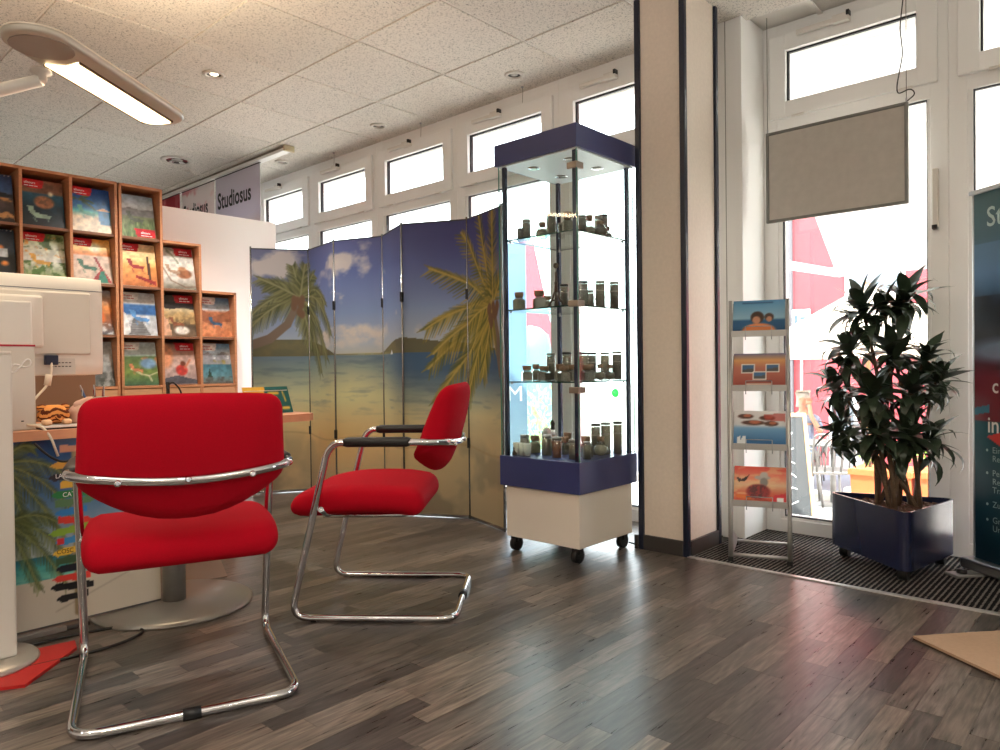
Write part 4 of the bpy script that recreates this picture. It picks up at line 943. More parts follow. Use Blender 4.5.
# ---- things on the desk
mo = thing('monitor', 'white computer monitor seen from behind on the desk', 'monitor', (-3.08, .78, .70))
B().rbox(.045, .545, .375, .012, 4).build('housing', plast_w, mo, loc=(0, -.01, .373))
B().cbox(.02, .034, -.22, .215, .265, .50, .006).build('rear_cover', plast_w2, mo); B().cbox(.03, .052, -.18, .05, .29, .48, .008).build('mount', plast_w, mo)
B().box(.0225, .0235, -.275, .26, .508, .511).build('vent_line', M('vent_line', (110, 112, 120), .5), mo)
pl_ = B().box(.0226, .0242, -.08, .16, .19, .25).build('rating_plate', M('rating_plate', (206, 202, 194), .5), mo)
for k in range(6):
    for q in range(2): B().box(.0243, .0246, .08+.012*k-.002, .08+.012*k+.006, .232-.014*q, .236-.014*q).build('print_mark', M('mark_grey', (70, 66, 62), .6), pl_)
B().box(.0243, .0246, -.03, .02, .205, .209).build('print_mark', M('mark_grey'), pl_); B().box(.0243, .0246, -.06, -.03, .222, .228).build('print_mark', M('mark_grey'), pl_)
B().cbox(.022, .046, .055, .098, .226, .262, .003).build('plug', M('plug_navy', (28, 34, 62), .5), mo)
B().cyl((0, -.1, .01), (0, -.1, .25), .03, 14).build('stand', plast_w2, mo); B().lathe([(0, 0), (.13, 0), (.13, .008), (0, .012)], 28).build('foot', plast_w2, mo, loc=(0, -.1, 0))
B().tube(fillet([(.04, .076, .24), (.055, .07, .19), (.06, .055, .15), (.10, .0, .10), (.16, -.055, .035), (.20, -.05, .018), (.26, -.02, .016), (.285, .0, -.02), (.29, .02, -.09)], .03, 5), .0045, 8).build('cable', M('cable_white', (226, 214, 196), .5), mo)
B().tube([(.058, .062, .19), (.06, .055, .15)], .012, 10).build('cable_choke', M('cable_white'), mo)
pc = thing('computer_tower', 'white computer tower with a red line and looped emblem on the desk', 'computer', (-2.955, .67, .70))
B().cbox(-.14, .07, -.09, .086, .0, .445, .006).build('housing', plast_w, pc); B().cbox(.066, .078, -.09, .090, .0, .292, .004).build('front_cover', M('tower_front', (214, 208, 198), .45), pc)
B().cbox(.064, .081, -.091, .091, .288, .2945, .001).build('red_line', M('red_line', (176, 20, 44), .4), pc)
lem = [(.0795, .048+.027*math.sin(a)*1.0, .19+.03*math.sin(2*a)*.55+.0*a) for a in np.linspace(0, 2*PI, 40)[:-1]]
lem = [(.0795, .046+.030*math.cos(a)/(1+.35*math.sin(a)**2), .222+.030*math.sin(a)*math.cos(a)/(1+.35*math.sin(a)**2)+.012*math.cos(a)) for a in np.linspace(0, 2*PI, 41)[:-1]]
B().tube(lem, .0028, 6, closed=True).build('emblem', M('emblem_white', (246, 244, 240), .3), pc); B().cbox(.077, .080, .045, .053, .03, .034, .001).build('power_led', txt_k, pc)
pad = thing('document_tray', 'flat white pad with dark base under the tiger toy', 'pad', (-2.90, .80, .70)); B().cbox(-.08, .07, -.035, .085, .0, .006, .002).build('base', black, pad); B().cbox(-.08, .072, -.035, .088, .006, .0145, .002).build('sheets', paper, pad)
# plush tiger lying, back towards the room; plush beige animal beside it
def striped(name, a, b, sc):
    mt = bpy.data.materials.new(name); mt.use_nodes = True; nt = mt.node_tree; bs = nt.nodes['Principled BSDF']; tc = nt.nodes.new('ShaderNodeTexCoord'); w = nt.nodes.new('ShaderNodeTexWave'); w.wave_type = 'RINGS'; w.rings_direction = 'SPHERICAL'
    mp = nt.nodes.new('ShaderNodeMapping'); mp.inputs['Location'].default_value = (0, 0, .035); nt.links.new(tc.outputs['Object'], mp.inputs[0]); nt.links.new(mp.outputs[0], w.inputs[0]); w.inputs['Scale'].default_value = sc; w.inputs['Distortion'].default_value = 1.6; w.inputs['Detail Scale'].default_value = 3
    r = nt.nodes.new('ShaderNodeValToRGB'); r.color_ramp.elements[0].position = .3; r.color_ramp.elements[1].position = .42; r.color_ramp.elements[0].color = tuple(lin(b))+(1,); r.color_ramp.elements[1].color = tuple(lin(a))+(1,)
    nt.links.new(w.outputs[0], r.inputs[0]); nt.links.new(r.outputs[0], bs.inputs['Base Color']); bs.inputs['Roughness'].default_value = .95; bs.inputs['Specular IOR Level'].default_value = .1; return mt
tg_m = striped('tiger_fur', (240, 164, 92), (104, 52, 34), 26); tg_l = M('tiger_pale', (244, 206, 164), .95)
tg = thing('plush_tiger', 'small orange plush tiger with brown stripes on the desk pad', 'toy', (-2.885, .815, .7145)); tg.scale = (.85, .85, .85)
B().rbox(.10, .112, .078, .036, 8, lambda p: Vector((p.x, p.y*(1-.25*max(0, p.z)/.039), p.z))).build('body', tg_m, tg, loc=(0, 0, .042))
for s in (-1, 1):
    B().rbox(.03, .034, .028, .013, 5).build('ear', tg_m, tg, loc=(-.0, s*.043, .071)); B().rbox(.05, .034, .024, .012, 5).build('paw', tg_l, tg, loc=(.04, s*.036, .012))
B().tube([(.05, 0, .035), (.062, .004, .03), (.066, .01, .018)], [.010, .009, .006], 8).build('tail', tg_m, tg)
pg_m = M('beige_plush', (206, 168, 150), .95, noise=(40, .1))
pg = thing('plush_mouse', 'beige plush animal with floppy ears beside the tiger toy', 'toy', (-2.89, .907, .70))
B().rbox(.10, .088, .085, .04, 8, lambda p: Vector((p.x, p.y*(1-.2*max(0, p.z)/.04), p.z))).build('body', pg_m, pg, loc=(0, 0, .043))
B().rbox(.03, .07, .032, .015, 6).build('ear', pg_m, pg, loc=(.01, .005, .086), rot=(.35, 0, 0)); B().rbox(.03, .032, .05, .014, 6).build('ear', pg_m, pg, loc=(.03, .04, .055), rot=(.2, 0, 0)); B().rbox(.035, .028, .026, .012, 5).build('snout', pg_m, pg, loc=(.045, .028, .03))
cup = thing('pen_cup', 'pale pen cup behind the beige plush animal', 'cup', (-3.10, 1.03, .70))
B().lathe([(0, 0), (.036, 0), (.038, .10), (.034, .10), (.032, .006), (0, .006)], 20).build('body', M('cup_beige', (206, 196, 176), .5), cup); B().lathe([(.0385, .085), (.0395, .10), (.034, .1005)], 20, cap=False).build('rim', M('cup_rim2', (176, 166, 146), .5), cup)
for i, (dy, ty, mt, nm) in enumerate(((-.02, -.045, M('pen_blue', (46, 70, 110), .4), 'blue ballpoint pen leaning out of the pen cup'), (.0, -.012, M('pen_red', (150, 24, 34), .4), 'red pen upright in the pen cup'), (.018, .012, M('pen_dark_red', (110, 22, 30), .4), 'dark red pen beside the shelf edge in the pen cup'))):
    pn = thing('pen', nm, 'pen', (-3.10+.004*i, 1.03+dy*.5, .709)); B().cyl((0, 0, 0), (0, ty, .12), .0045, 8).build('barrel', mt, pn); B().cyl((0, ty, .12), (0, ty*1.12, .138), .004, 8, .002).build('cap', steel, pn); B().cbox(.003, .006, ty-.002, ty+.002, .095, .125, .0005).build('clip', steel, pn)
bd_ = thing('desk_divider', 'plain brown divider board standing behind the desk toys', 'board', (-3.32, .80, .70)); B().cbox(-.008, .008, -.35, .295, 0, .20, .003).build('board', M('divider_brown', (134, 108, 88), .7), bd_); B().cbox(-.04, .04, -.3, -.26, 0, .01, .002).build('foot', foot_m, bd_); B().cbox(-.04, .04, .2, .24, 0, .01, .002).build('foot', foot_m, bd_)
hs = thing('headset_stand', 'thin black gooseneck stand behind the red backrest', 'stand', (-3.25, 1.37, .70)); B().lathe([(0, 0), (.05, 0), (.05, .008), (0, .012)], 20).build('base', black, hs); B().tube(fillet([(0, 0, .01), (0, 0, .135), (0, .02, .15), (0, .05, .12), (0, .06, .09)], .02), .004, 8).build('neck', black, hs); B().cbox(-.006, .006, -.008, .006, .08, .15, .003).build('clip', black, hs)
tc_ = thing('table_tent', 'yellow and green table tent card on the desk end', 'card', (-2.98, 1.70, .70), PI/2)
c = Cv(44, 24, 2.0).grad([(0, (30, 100, 96)), (1, (18, 84, 84))]); c.poly([(0, 0), (.95, 0), (.8, 1), (0, 1)], (236, 186, 70)); c.line((1.1, .25), (1.5, .25), .05, (226, 186, 70)); c.line((1.1, .42), (1.4, .42), .04, (180, 190, 120)); c.line((1.72, .2), (1.78, .55), .03, (226, 190, 80)); c.line((1.6, .82), (1.85, .82), .05, (226, 190, 80))
link('front', print_mesh('front', c.a, .225, .13, .003), prt, tc_, loc=(0, -.028, .001), rot=(math.radians(-24), 0, 0)); B().box(-.107, .107, -.001, .001, 0, .112).build('rear', paper, tc_, loc=(0, .062, .001), rot=(math.radians(24), 0, 0))
bc = thing('black_cable', 'black cable hanging from the desk edge to the floor', 'cable', (-2.79, .9, 0))
B().tube(fillet([(-.01, .12, .702), (.012, .08, .695), (.022, -.02, .62), (.024, -.09, .585), (.02, -.14, .62), (.0, -.17, .66)], .03, 5), .004, 8).build('hanging_loop', black, bc)
B().tube(fillet([(.05, -.50, .006), (.06, -.1, .006), (.11, .08, .006), (.22, .10, .006), (.28, -.02, .006), (.27, -.22, .006), (.22, -.42, .006)], .08, 6), .005, 8).build('floor_loop', black, bc)
# pedestal column, red sheet, chair mat
pd = thing('pedestal', 'white pedestal column on a round grey foot at the desk', 'pedestal', (-2.645, .572, .0102))
B().cbox(-.05, .05, -.16, .052, .018, .945, .006).build('column', M('pedestal_white', (214, 210, 202), .5), pd); B().cbox(-.047, .053, -.155, .050, .945, .955, .003).build('top_plate', plast_w, pd); B().lathe([(0, 0), (.150, 0), (.150, .006), (.142, .016), (0, .018)], 48).build('base_plate', M('pedestal_foot', (170, 164, 156), .35, .4), pd, loc=(0, -.03, 0))
rs = [(-2.584, .784), (-2.655, .80), (-2.70, .45), (-2.56, .40), (-2.42, .537), (-2.388, .59)]
tag(B().prism([(x, y) for x, y in reversed(rs)], .0008, .010).build('red_mat', M('red_board', (176, 26, 24), .5)), 'red angular mat on the floor under the pedestal foot', 'mat')
cm = [(-2.99, 1.50), (-3.40, 1.66), (-3.75, 1.0), (-3.12, 1.0)]
tag(B().prism(cm if False else list(reversed(cm)), .0008, .004).build('chair_mat', M('chair_mat', (150, 130, 116), .35)), 'brownish desk chair mat lying behind the desk foot', 'mat')
bm2 = [(-.590, 2.609), (-.332, 2.43), (.05, 2.9), (-.21, 3.02)]
bmo = thing('beige_mat', 'beige mat whose corner reaches onto the wood floor near the entrance', 'mat', (0, 0, 0)); q_ = [( -.590, 2.609), (-.10, 2.27), (.28, 2.64), (-.10, 2.91), (-.34, 2.90)]
B().prism(q_, .006, .014).build('pile', M('mat_beige', (178, 148, 122), .9, noise=(80, .06)), bmo); B().prism([(x, y) for x, y in q_], .0008, .0065).build('backing', M('mat_back', (60, 44, 36), .7), bmo)

# ---- silver literature rack
A_ = Vector((-1.445, 3.128, 0)); dv = Vector((.938, .347, 0)); rk = thing('literature_rack', 'slim silver literature rack with four angled trays beside the column', 'rack', tuple(A_+dv*.125+Vector((0, 0, .0022))), math.atan2(.347, .938)); rw = .125
lean = .012
for s in (-1, 1):
    B().tube([(s*rw, .0, .015), (s*rw, .004, .18), (s*(rw-.004), .03, 1.185)], [.012, .010, .0085], 4 if False else 10).build('upright', alu, rk)
    B().cbox(s*rw-.012, s*rw+.012, -.018, .018, 0, .022, .003).build('foot_cap', black, rk); B().cbox(s*rw-.012, s*rw+.012, .30, .335, 0, .02, .003).build('foot_cap', black, rk)
    g = B(); g.add([(s*rw-.006, 0, .02), (s*rw-.006, .33, .015), (s*rw-.006, .33, .03), (s*rw-.006, .0, .15), (s*rw+.006, 0, .02), (s*rw+.006, .33, .015), (s*rw+.006, .33, .03), (s*rw+.006, 0, .15)], [(0, 1, 2, 3), (7, 6, 5, 4), (0, 4, 5, 1), (1, 5, 6, 2), (2, 6, 7, 3), (3, 7, 4, 0)]); g.build('side_foot', alu, rk)
B().cyl((-rw, 0, .03), (rw, 0, .03), .008, 10).build('cross_bar', alu, rk); B().cyl((-rw, .31, .022), (rw, .31, .022), .008, 10).build('cross_bar', alu, rk)
def mag(i):
    c = Cv(50, 38, 50/38.)
    if i == 0:
        c.grad([(0, (86, 146, 190)), (.55, (150, 190, 210)), (.62, (40, 90, 130)), (1, (30, 76, 116))]); c.line((.25, .08), (1.0, .08), .02, (46, 90, 130)); c.ell(.62, .52, .17, .18, (70, 50, 40), .2); c.ell(.6, .6, .1, .11, (196, 140, 110), .3); c.ell(.92, .52, .12, .12, (80, 60, 50), .2); c.ell(.92, .58, .07, .08, (196, 140, 110), .3); c.ell(.66, .92, .42, .22, (226, 140, 90), .2)
    elif i == 1:
        c.grad([(0, (120, 120, 150)), (.2, (226, 170, 110)), (.42, (190, 120, 100)), (1, (150, 70, 60))])
        for x, y in ((.2, .32), (.82, .3), (.5, .52)): c.poly([(x, y), (x+.34, y), (x+.34, y+.26), (x, y+.26)], (236, 232, 226)); c.poly([(x+.02, y+.025), (x+.32, y+.025), (x+.32, y+.235), (x+.02, y+.235)], (70, 110, 150)); c.poly([(x+.02, y+.15), (x+.32, y+.12), (x+.32, y+.235), (x+.02, y+.235)], (90, 90, 90))
        c.line((.35, .9), (.95, .9), .025, (236, 214, 196))
    elif i == 2:
        c.grad([(0, (226, 226, 226)), (.4, (214, 218, 220)), (.5, (110, 160, 200)), (1, (40, 96, 150))])
        for x, y, l in ((.3, .16, .2), (.5, .34, .3), (.85, .2, .2), (.95, .36, .18)): c.ell(x, y, l, .07, (90, 60, 50), .3); c.ell(x+.04, y-.02, l*.5, .04, (190, 110, 80), .4)
        c.poly([(.75, .1), (1.3, .06), (1.3, .3), (.8, .26)], (190, 60, 50), .6); c.poly([(.1, .75), (.18, .72), (.2, .95), (.1, .95)], (230, 236, 240)); c.poly([(.22, .72), (.32, .72), (.3, .95), (.2, .95)], (230, 236, 240))
    else:
        c.grad([(0, (226, 80, 66)), (.35, (236, 150, 120)), (.5, (226, 190, 150)), (.75, (206, 90, 60)), (1, (190, 70, 50))]); nn = c.fbm(4, 3, 4, 3); c.put(np.clip((nn-.5)*6, 0, 1), (236, 200, 150), .6)
        c.ell(.72, .3, .2, .06, (180, 176, 170), .2); c.ell(.76, .24, .1, .1, (190, 186, 180), .2); c.ell(.76, .42, .1, .12, (130, 126, 122), .3); c.ell(.62, .68, .3, .2, (150, 40, 40), .25); c.put(np.clip((c.fbm(22, 8, 2)-.5)*8, 0, 1)*(np.hypot((c.X-.62)/.3, (c.Y-.68)/.2) < .95), (70, 26, 30), .8)
        c.poly([(.05, .3), (.2, .36), (.38, .24), (.3, .4), (.12, .44)], (50, 40, 40)); c.poly([(1.02, .76), (1.3, .7), (1.3, 1), (.95, 1)], (206, 30, 44)); c.poly([(1.08, .82), (1.24, .82), (1.24, .96), (1.08, .96)], (240, 240, 240)); c.line((.1, .82), (.4, .86), .05, (216, 110, 40))
    return c.a
ml = ['magazine with two dark-haired people under a blue sky in the topmost tray of the rack', 'magazine with three framed photos over a sunset, second tray of the rack', 'magazine with brown shapes over blue ice, third tray of the rack', 'red magazine with a man in a hat, lowest tray of the rack']
for i, z in enumerate((1.034, .79, .527, .272)):
    yy = .03*(z/1.185)
    tr = B(); tr.box(-rw+.008, rw-.008, yy-.03, yy+.006, z-.012, z-.002); tr.box(-rw+.008, rw-.008, yy-.034, yy-.03, z-.016, z+.012)
    to = tr.build('tray', alu, rk); B().box(-rw+.008, rw-.008, -.002, .001, 0, .17).build('back_plate', alu, to, loc=(0, yy+.006, z-.003), rot=(math.radians(-30), 0, 0))
    for sx in (-.055, .055): B().tube(fillet([(sx, yy-.036, z-.03), (sx, yy-.036, z+.03)], .01), .0022, 6).build('wire_stop', steel, to)
    B().cyl((-.055, yy-.036, z+.03), (.055, yy-.036, z+.03), .0022, 6).build('wire_stop', steel, to)
    P = rk.matrix_basis @ Vector((.0, yy-.022, z+.0005)) if False else (A_+dv*.125+Vector((-.347, .938, 0))*(yy-.024)+Vector((0, 0, z+.001)))
    mgz = link('magazine', print_mesh('magazine', mag(i), .222, .175, .014, (226, 224, 220)), prt, None, loc=P, rot=(math.radians(-28), 0, math.atan2(.347, .938))); tag(mgz, ml[i], 'magazine', 'magazines in the silver rack')

# ---- triangular navy planter with a many-stemmed dracaena
PV = [Vector((-.748, 3.215)), Vector((-.662, 3.715)), Vector((-1.165, 3.555))]; pc_ = (PV[0]+PV[1]+PV[2])/3
def round_tri(sc, r=.05, n=6):
    out = []; P3 = [pc_+(p-pc_)*sc for p in PV]
    for i in range(3):
        a, b, c = P3[i-1], P3[i], P3[(i+1) % 3]; p1 = b+(a-b).normalized()*r*1.3; p2 = b+(c-b).normalized()*r*1.3
        for k in range(n+1): t = k/n; q = p1*(1-t)**2+b*2*t*(1-t)+p2*t*t; out.append((q.x-pc_.x, q.y-pc_.y))
    return out
pt = thing('potted_dracaena', 'bushy dark green dracaena in a three-sided navy planter on casters', 'plant', (pc_.x, pc_.y, .0022))
plm = M('planter_navy', (28, 35, 64), .25)
o1, i1 = round_tri(1.0), round_tri(.95, .045); n = len(o1); vv = [(x, y, .05) for x, y in o1]+[(x, y, .29) for x, y in o1]+[(x, y, .29) for x, y in i1]+[(x, y, .24) for x, y in i1]
ff = [tuple(range(n-1, -1, -1))]+[(r*n+k, r*n+(k+1) % n, (r+1)*n+(k+1) % n, (r+1)*n+k) for r in range(3) for k in range(n)]
B().add(vv, ff, False).build('planter', plm, pt)
soil = B(); q = round_tri(.955, .045); soil.prism(q, .23, .262)
for k in range(170):
    i, j = sorted((rng.rand(), rng.rand())); p = (PV[0]*i+PV[1]*(j-i)+PV[2]*(1-j)-pc_)*.86; a = rng.rand()*PI; s_ = .012+.012*rng.rand()
    soil.box(-s_, s_, -s_*.5, s_*.5, -.004, .005, Matrix.Translation((p.x, p.y, .264))@Euler((rng.rand()*.5, rng.rand()*.5, a)).to_matrix().to_4x4())
soil.build('bark_mulch', M('bark', (92, 62, 48), .9, noise=(30, .3)), pt)
for p in PV:
    q = (p-pc_)*.72; c = B(); c.cyl((q.x-.018, q.y, .027), (q.x+.018, q.y, .027), .027, 16); c.cbox(q.x-.02, q.x+.02, q.y-.02, q.y+.02, .03, .052, .004); c.build('caster', black, pt)
leafm = M('dracaena_leaf', (54, 68, 52), .32, noise=(20, .25), trans=.12); stemm = M('dracaena_stem', (96, 76, 58), .8, noise=(40, .25, (1, 1, 6)))
def leaf_mesh(droop, curl):
    v = []; f = []; N = 7
    for k in range(N+1):
        t = k/N; w = .5*math.sin(PI*min(1, t*.93+.09))**.8*(1-t**4); a = droop*t*t
        x = t*math.cos(a*.6); z = -droop*.42*t*t
        for s, zz in ((-1, .10), (0, 0), (1, .10)): v.append((x, s*w*.30, z+zz*w*.5+curl*s*w*.1))
        if k:
            b0 = (k-1)*3; f += [(b0, b0+3, b0+4, b0+1), (b0+1, b0+4, b0+5, b0+2)]
    return B().add(v, f, True).mesh('leaf')
leaves = [leaf_mesh(d, c) for d in (.5, 1.0, 1.6) for c in (0, .6)]
for lm in leaves: lm.materials.append(leafm)
ros = [(862, 302, 3.44, 23, .20), (905, 292, 3.56, 21, .19), (884, 300, 3.5, 10, .17), (850, 345, 3.40, 21, .18), (892, 345, 3.46, 21, .19), (925, 352, 3.58, 21, .17), (838, 380, 3.50, 21, .18), (872, 388, 3.34, 23, .19), (912, 385, 3.44, 23, .19), (936, 374, 3.62, 20, .17), (842, 425, 3.44, 21, .17), (876, 425, 3.34, 23, .18), (908, 428, 3.40, 22, .18), (930, 432, 3.54, 22, .18)]
bases = [(.02, -.10), (-.06, -.02), (.0, .02), (.06, .04), (.09, .0), (-.02, -.06)]
nl = 0; extra = B()
for i, (px, py, Y, cnt, L) in enumerate(ros):
    P = ony(px, py+6, Y); loc = Vector((P.x-pc_.x, P.y-pc_.y, P.z))
    bx_, by_ = bases[i % 6]; b0 = Vector((bx_+rng.uniform(-.012, .012), by_+rng.uniform(-.012, .012), .24))
    mid = b0.lerp(loc, .55)+Vector((-(loc.x-b0.x)*.25, -(loc.y-b0.y)*.25, .03))
    pts = [b0*(1-t)**2+mid*2*t*(1-t)+loc*t*t for t in np.linspace(0, 1, 8)]
    B().tube(pts, [.0105-.004*t for t in np.linspace(0, 1, 8)], 8).build('stem', stemm, pt)
    tilt = Vector((loc.x*1.3+rng.uniform(-.15, .15), loc.y*1.3+rng.uniform(-.15, .15), 1)).normalized(); qt = Vector((0, 0, 1)).rotation_difference(tilt)
    for k in range(cnt):
        if nl >= 300: break
        nl += 1; t = k/cnt; el = math.radians(78-118*t+rng.uniform(-12, 12)); az = k*2.39996+rng.uniform(-.3, .3)
        d = Euler((0, -el, az)).to_quaternion(); q = qt @ d; s_ = L*.88*(.62+.5*math.sin(PI*min(1, t*.8+.25)))*rng.uniform(.85, 1.1)
        lo = link('leaf', leaves[int(rng.randint(6))], None, pt, loc=loc+Vector((0, 0, -.03*t)), scale=(s_, s_*1.05, s_)); lo.rotation_mode = 'QUATERNION'; lo.rotation_quaternion = q
    for k in range(17):
        el = math.radians(rng.uniform(-55, 60)); q = qt @ Euler((0, -el, rng.uniform(0, 2*PI))).to_quaternion(); s_ = L*rng.uniform(.65, .95)
        mt4 = Matrix.Translation(loc+Vector((rng.uniform(-.04, .04), rng.uniform(-.04, .04), rng.uniform(-.09, .02)))) @ q.to_matrix().to_4x4() @ Matrix.Scale(s_, 4)
        lm = leaves[int(rng.randint(6))]; extra.add([v.co for v in lm.vertices], [tuple(p.vertices) for p in lm.polygons], True, mt4)
tag(extra.build('inner_leaves', leafm, pt), kind='stuff')

# ---- grey board hung in front of the entrance window
hb = thing('hanging_board', 'grey display board hung on wires before the entrance window', 'board', (-1.168, 3.685, 1.618))
bwd, bht = .654, .462
B().box(-bwd/2+.014, bwd/2-.014, -.004, .004, .014, bht-.014).build('panel', M('board_grey', (196, 190, 182), .8, noise=(25, .06)), hb)
fr = B(); frame_ring(fr, -bwd/2, bwd/2, 0, bht, .016, -.009, .009); fr.build('frame', M('board_frame', (128, 128, 124), .4, .5), hb)
for s in (-1, 1):
    B().tube([(s*(bwd/2-.008), 0, bht), (s*(bwd/2-.008), 0, ZC-1.618)], .0016, 6).build('hanging_wire', M('wire_grey', (120, 112, 104), .4, .5), hb)
    B().cyl((s*(bwd/2-.008), 0, bht-.004), (s*(bwd/2-.008), 0, bht+.018), .004, 8).build('hook', steel, hb)
B().tube(fillet([(.305, -.008, ZC-1.618), (.312, -.01, .95), (.296, -.01, .80), (.308, -.01, .68), (.283, -.012, .54), (.285, -.012, .50), (.34, -.012, .515), (.36, -.012, .485), (.325, -.01, .462)], .03, 5), .0028, 6).build('power_cable', M('cable_dark', (46, 40, 36), .5), hb)
for (x, y, lb) in ((-2.98, 3.50, 'thin wire hook in the ceiling above the glass cabinet'), (-3.95, 3.50, 'thin wire hook in the ceiling above the screen middle'), (-5.0, 3.48, 'thin wire hook in the ceiling beside the banner rail')):
    t = thing('ceiling_hook', lb, 'hook', (x, y, ZC)); B().lathe([(.010, .002), (.010, -.004), (.003, -.008)], 10).build('plate', steel, t); B().tube([(0, 0, -.006), (.004, 0, -.03), (0, 0, -.10)], .0014, 6).build('wire', M('wire_grey'), t)

# ---- roll-up banner
rd = Vector((.78, -.62, 0)).normalized(); ra = math.atan2(rd.y, rd.x); RO = Vector((-.600, 3.648, 0)); RW, RH = .85, 1.55
ru = thing('rollup_banner', 'dark teal and red roll-up banner on a silver base by the entrance', 'banner', tuple(RO+rd*(RW/2+.012)+Vector((0, 0, .0022))), ra)
c = Cv(150, 270, RW/RH); c.grad([(0, (62, 96, 96)), (.12, (58, 92, 104)), (.22, (70, 110, 150)), (.32, (40, 50, 60)), (.42, (36, 34, 40)), (.5, (120, 40, 52)), (.62, (112, 24, 34)), (.621, (20, 78, 84)), (.8, (12, 52, 64)), (1, (10, 36, 48))])
nn = c.fbm(5, 4, 5); c.put(np.clip((nn-.5)*6, 0, 1)*(c.Y > .14)*(c.Y < .5), (90, 130, 170), .5); c.put(np.clip((c.fbm(4, 9)-.5)*5, 0, 1)*(c.Y > .28)*(c.Y < .48), (30, 26, 30), .8); c.ell(.10, .43, .12, .03, (150, 170, 196), .8, .7)
c.poly([(0, .585), (.05, .575), (.05, .595), (0, .605)], (40, 110, 130)); c.poly([(.04, .66), (.14, .63), (.1, .69)], (196, 50, 40))
sh = link('sheet', print_mesh('sheet', c.a, RW-.02, RH, .003), prt_board, ru, loc=(0, 0, .055)); xl = -RW/2
for tx, x, z, s_, mt in (('Studiosus', .075, 1.455, .115, M('print_pale', (176, 196, 190), .6)), ('c', .10, .765, .085, M('print_cream', (226, 220, 212), .6)), ('in', .075, .60, .095, M('print_cream'))):
    letter('lettering', tx, s_, mt, ru, (xl+x, -.0015, z), .9, .001)
for z, tx in ((.515, 'Ein'), (.48, 'Re'), (.42, 'Per'), (.385, 'Rei'), (.35, 'Tra'), (.29, 'Zu'), (.225, 'Gr'), (.19, 'Un')):
    letter('lettering', tx, .036, M('print_dim', (150, 170, 170), .6), ru, (xl+.10, -.0015, z))
for z in (.525, .43, .30, .235): B().lathe([(0, 0), (.006, 0)], 8, cap=False).build('bullet', M('print_dim'), ru, loc=(xl+.075, -.002, z), rot=(PI/2, 0, 0))
B().cbox(-RW/2-.005, RW/2+.005, -.014, .014, RH+.05, RH+.068, .004).build('top_rail', alu, ru); B().cbox(-RW/2-.022, RW/2+.022, -.05, .05, .012, .058, .01).build('base', steel, ru)
B().cyl((-RW/2-.004, .018, .04), (-RW/2-.004, .018, RH+.055), .011, 14).build('pole', alu, ru)
for s in (-1, 1):
    f = B().cbox(-.035, .035, -.16, .16, 0, .012, .004).build('foot', alu, ru, loc=(s*(RW/2-.06), 0, 0)); B().lathe([(0, .0), (.02, .0), (.02, .016), (0, .018)], 12).build('knob', black, f, loc=(0, -.11, .01))

# ================================================================== OUTSIDE
GY = [3.96, 5.5, 8, 14, 60]; GZ = [-.10, -.35, -.70, -1.05, -1.05]
def gz(y): return float(np.interp(y, GY, GZ))
pv_m = M('paving', (206, 198, 190), .8, noise=(6, .2)); g = B()
for k in range(4):
    g.add([(-40, GY[k], GZ[k]), (20, GY[k], GZ[k]), (20, GY[k+1], GZ[k+1]), (-40, GY[k+1], GZ[k+1]), (-40, GY[k], GZ[k]-.1), (20, GY[k], GZ[k]-.1), (20, GY[k+1], GZ[k+1]-.1), (-40, GY[k+1], GZ[k+1]-.1)], [(0, 1, 2, 3), (7, 6, 5, 4)])
tag(g.build('pavement', pv_m), 'pale sunlit paving of the square outside', 'pavement', kind='structure')
kb = tag(B().cbox(-8, 4, 8.9, 9.15, -.80, -.66, .01).build('kerb', M('kerb_stone', (206, 200, 192), .8)), 'stone kerb crossing the square behind the cafe chairs', 'kerb', kind='structure')
tag(B().box(-10, 6, 9.2, 12.4, gz(9.2)-.05, gz(12.4)+.06).build('street', M('asphalt', (108, 112, 124), .85, noise=(20, .1))), 'grey asphalt street outside behind the kerb', 'street', kind='structure')
rb = thing('red_building', 'pink-red rendered house across the square', 'building', (-2.0, 15.0, -1.05))
x0 = ony(783, 300, 14.2).x+2.0
B().box(x0, 9, -.8, 4, 0, 8).build('wall', M('pink_render', (168, 66, 72), .8, noise=(3, .08)), rb); B().box(x0-.05, x0+.20, -.86, -.6, 0, 8).build('downpipe', M('dark_pipe', (92, 88, 92), .7), rb)
for (a, z) in ((1.15, 3.1), (3.2, 3.1), (5.2, 3.1), (3.2, .6), (5.2, .6)):
    w = B().cbox(x0+a, x0+a+1.0, -.84, -.7, z, z+1.7, .02).build('window', M('house_window', (232, 230, 226), .5), rb); B().box(x0+a+.1, x0+a+.9, -.85, -.83, z+.1, z+1.6).build('glazing', M('house_glass', (120, 130, 140), .1), w); B().box(x0+a-.06, x0+a+1.06, -.9, -.7, z-.08, z).build('sill', M('house_sill', (120, 110, 108), .7), w)
B().box(x0-.2, 9.2, -1.1, 4.2, 8, 8.3).build('eaves', M('house_sill'), rb)
ps = thing('parking_sign', 'white street sign with blue marks on the red house', 'sign', tuple(ony(801, 320, 14.05)+Vector((0, 0, -.3)))); B().cbox(-.17, .17, 0, .03, -.3, .5, .01).build('plate', txt_w, ps)
bl = M('sign_blue', (70, 90, 190), .5)
for (a, b_, c, d) in ((-.12, -.06, .2, .4), (-.02, .1, .3, .36), (-.1, -.05, 0, .12), (.0, .1, .05, .1), (0, .1, -.15, -.1)): B().box(a, b_, -.006, 0, c, d).build('mark', bl, ps)
B().cyl((.0, .02, -.3), (0, .02, -1.6), .03, 8).build('post', steel, ps)
ps.location.z = max(ps.location.z, .1)
hp = thing('pink_gable_house', 'pink house gable beyond the windows behind the glass cabinet', 'building', tuple(Vector((ony(520, 350, 14).x, 14, gz(14)))))
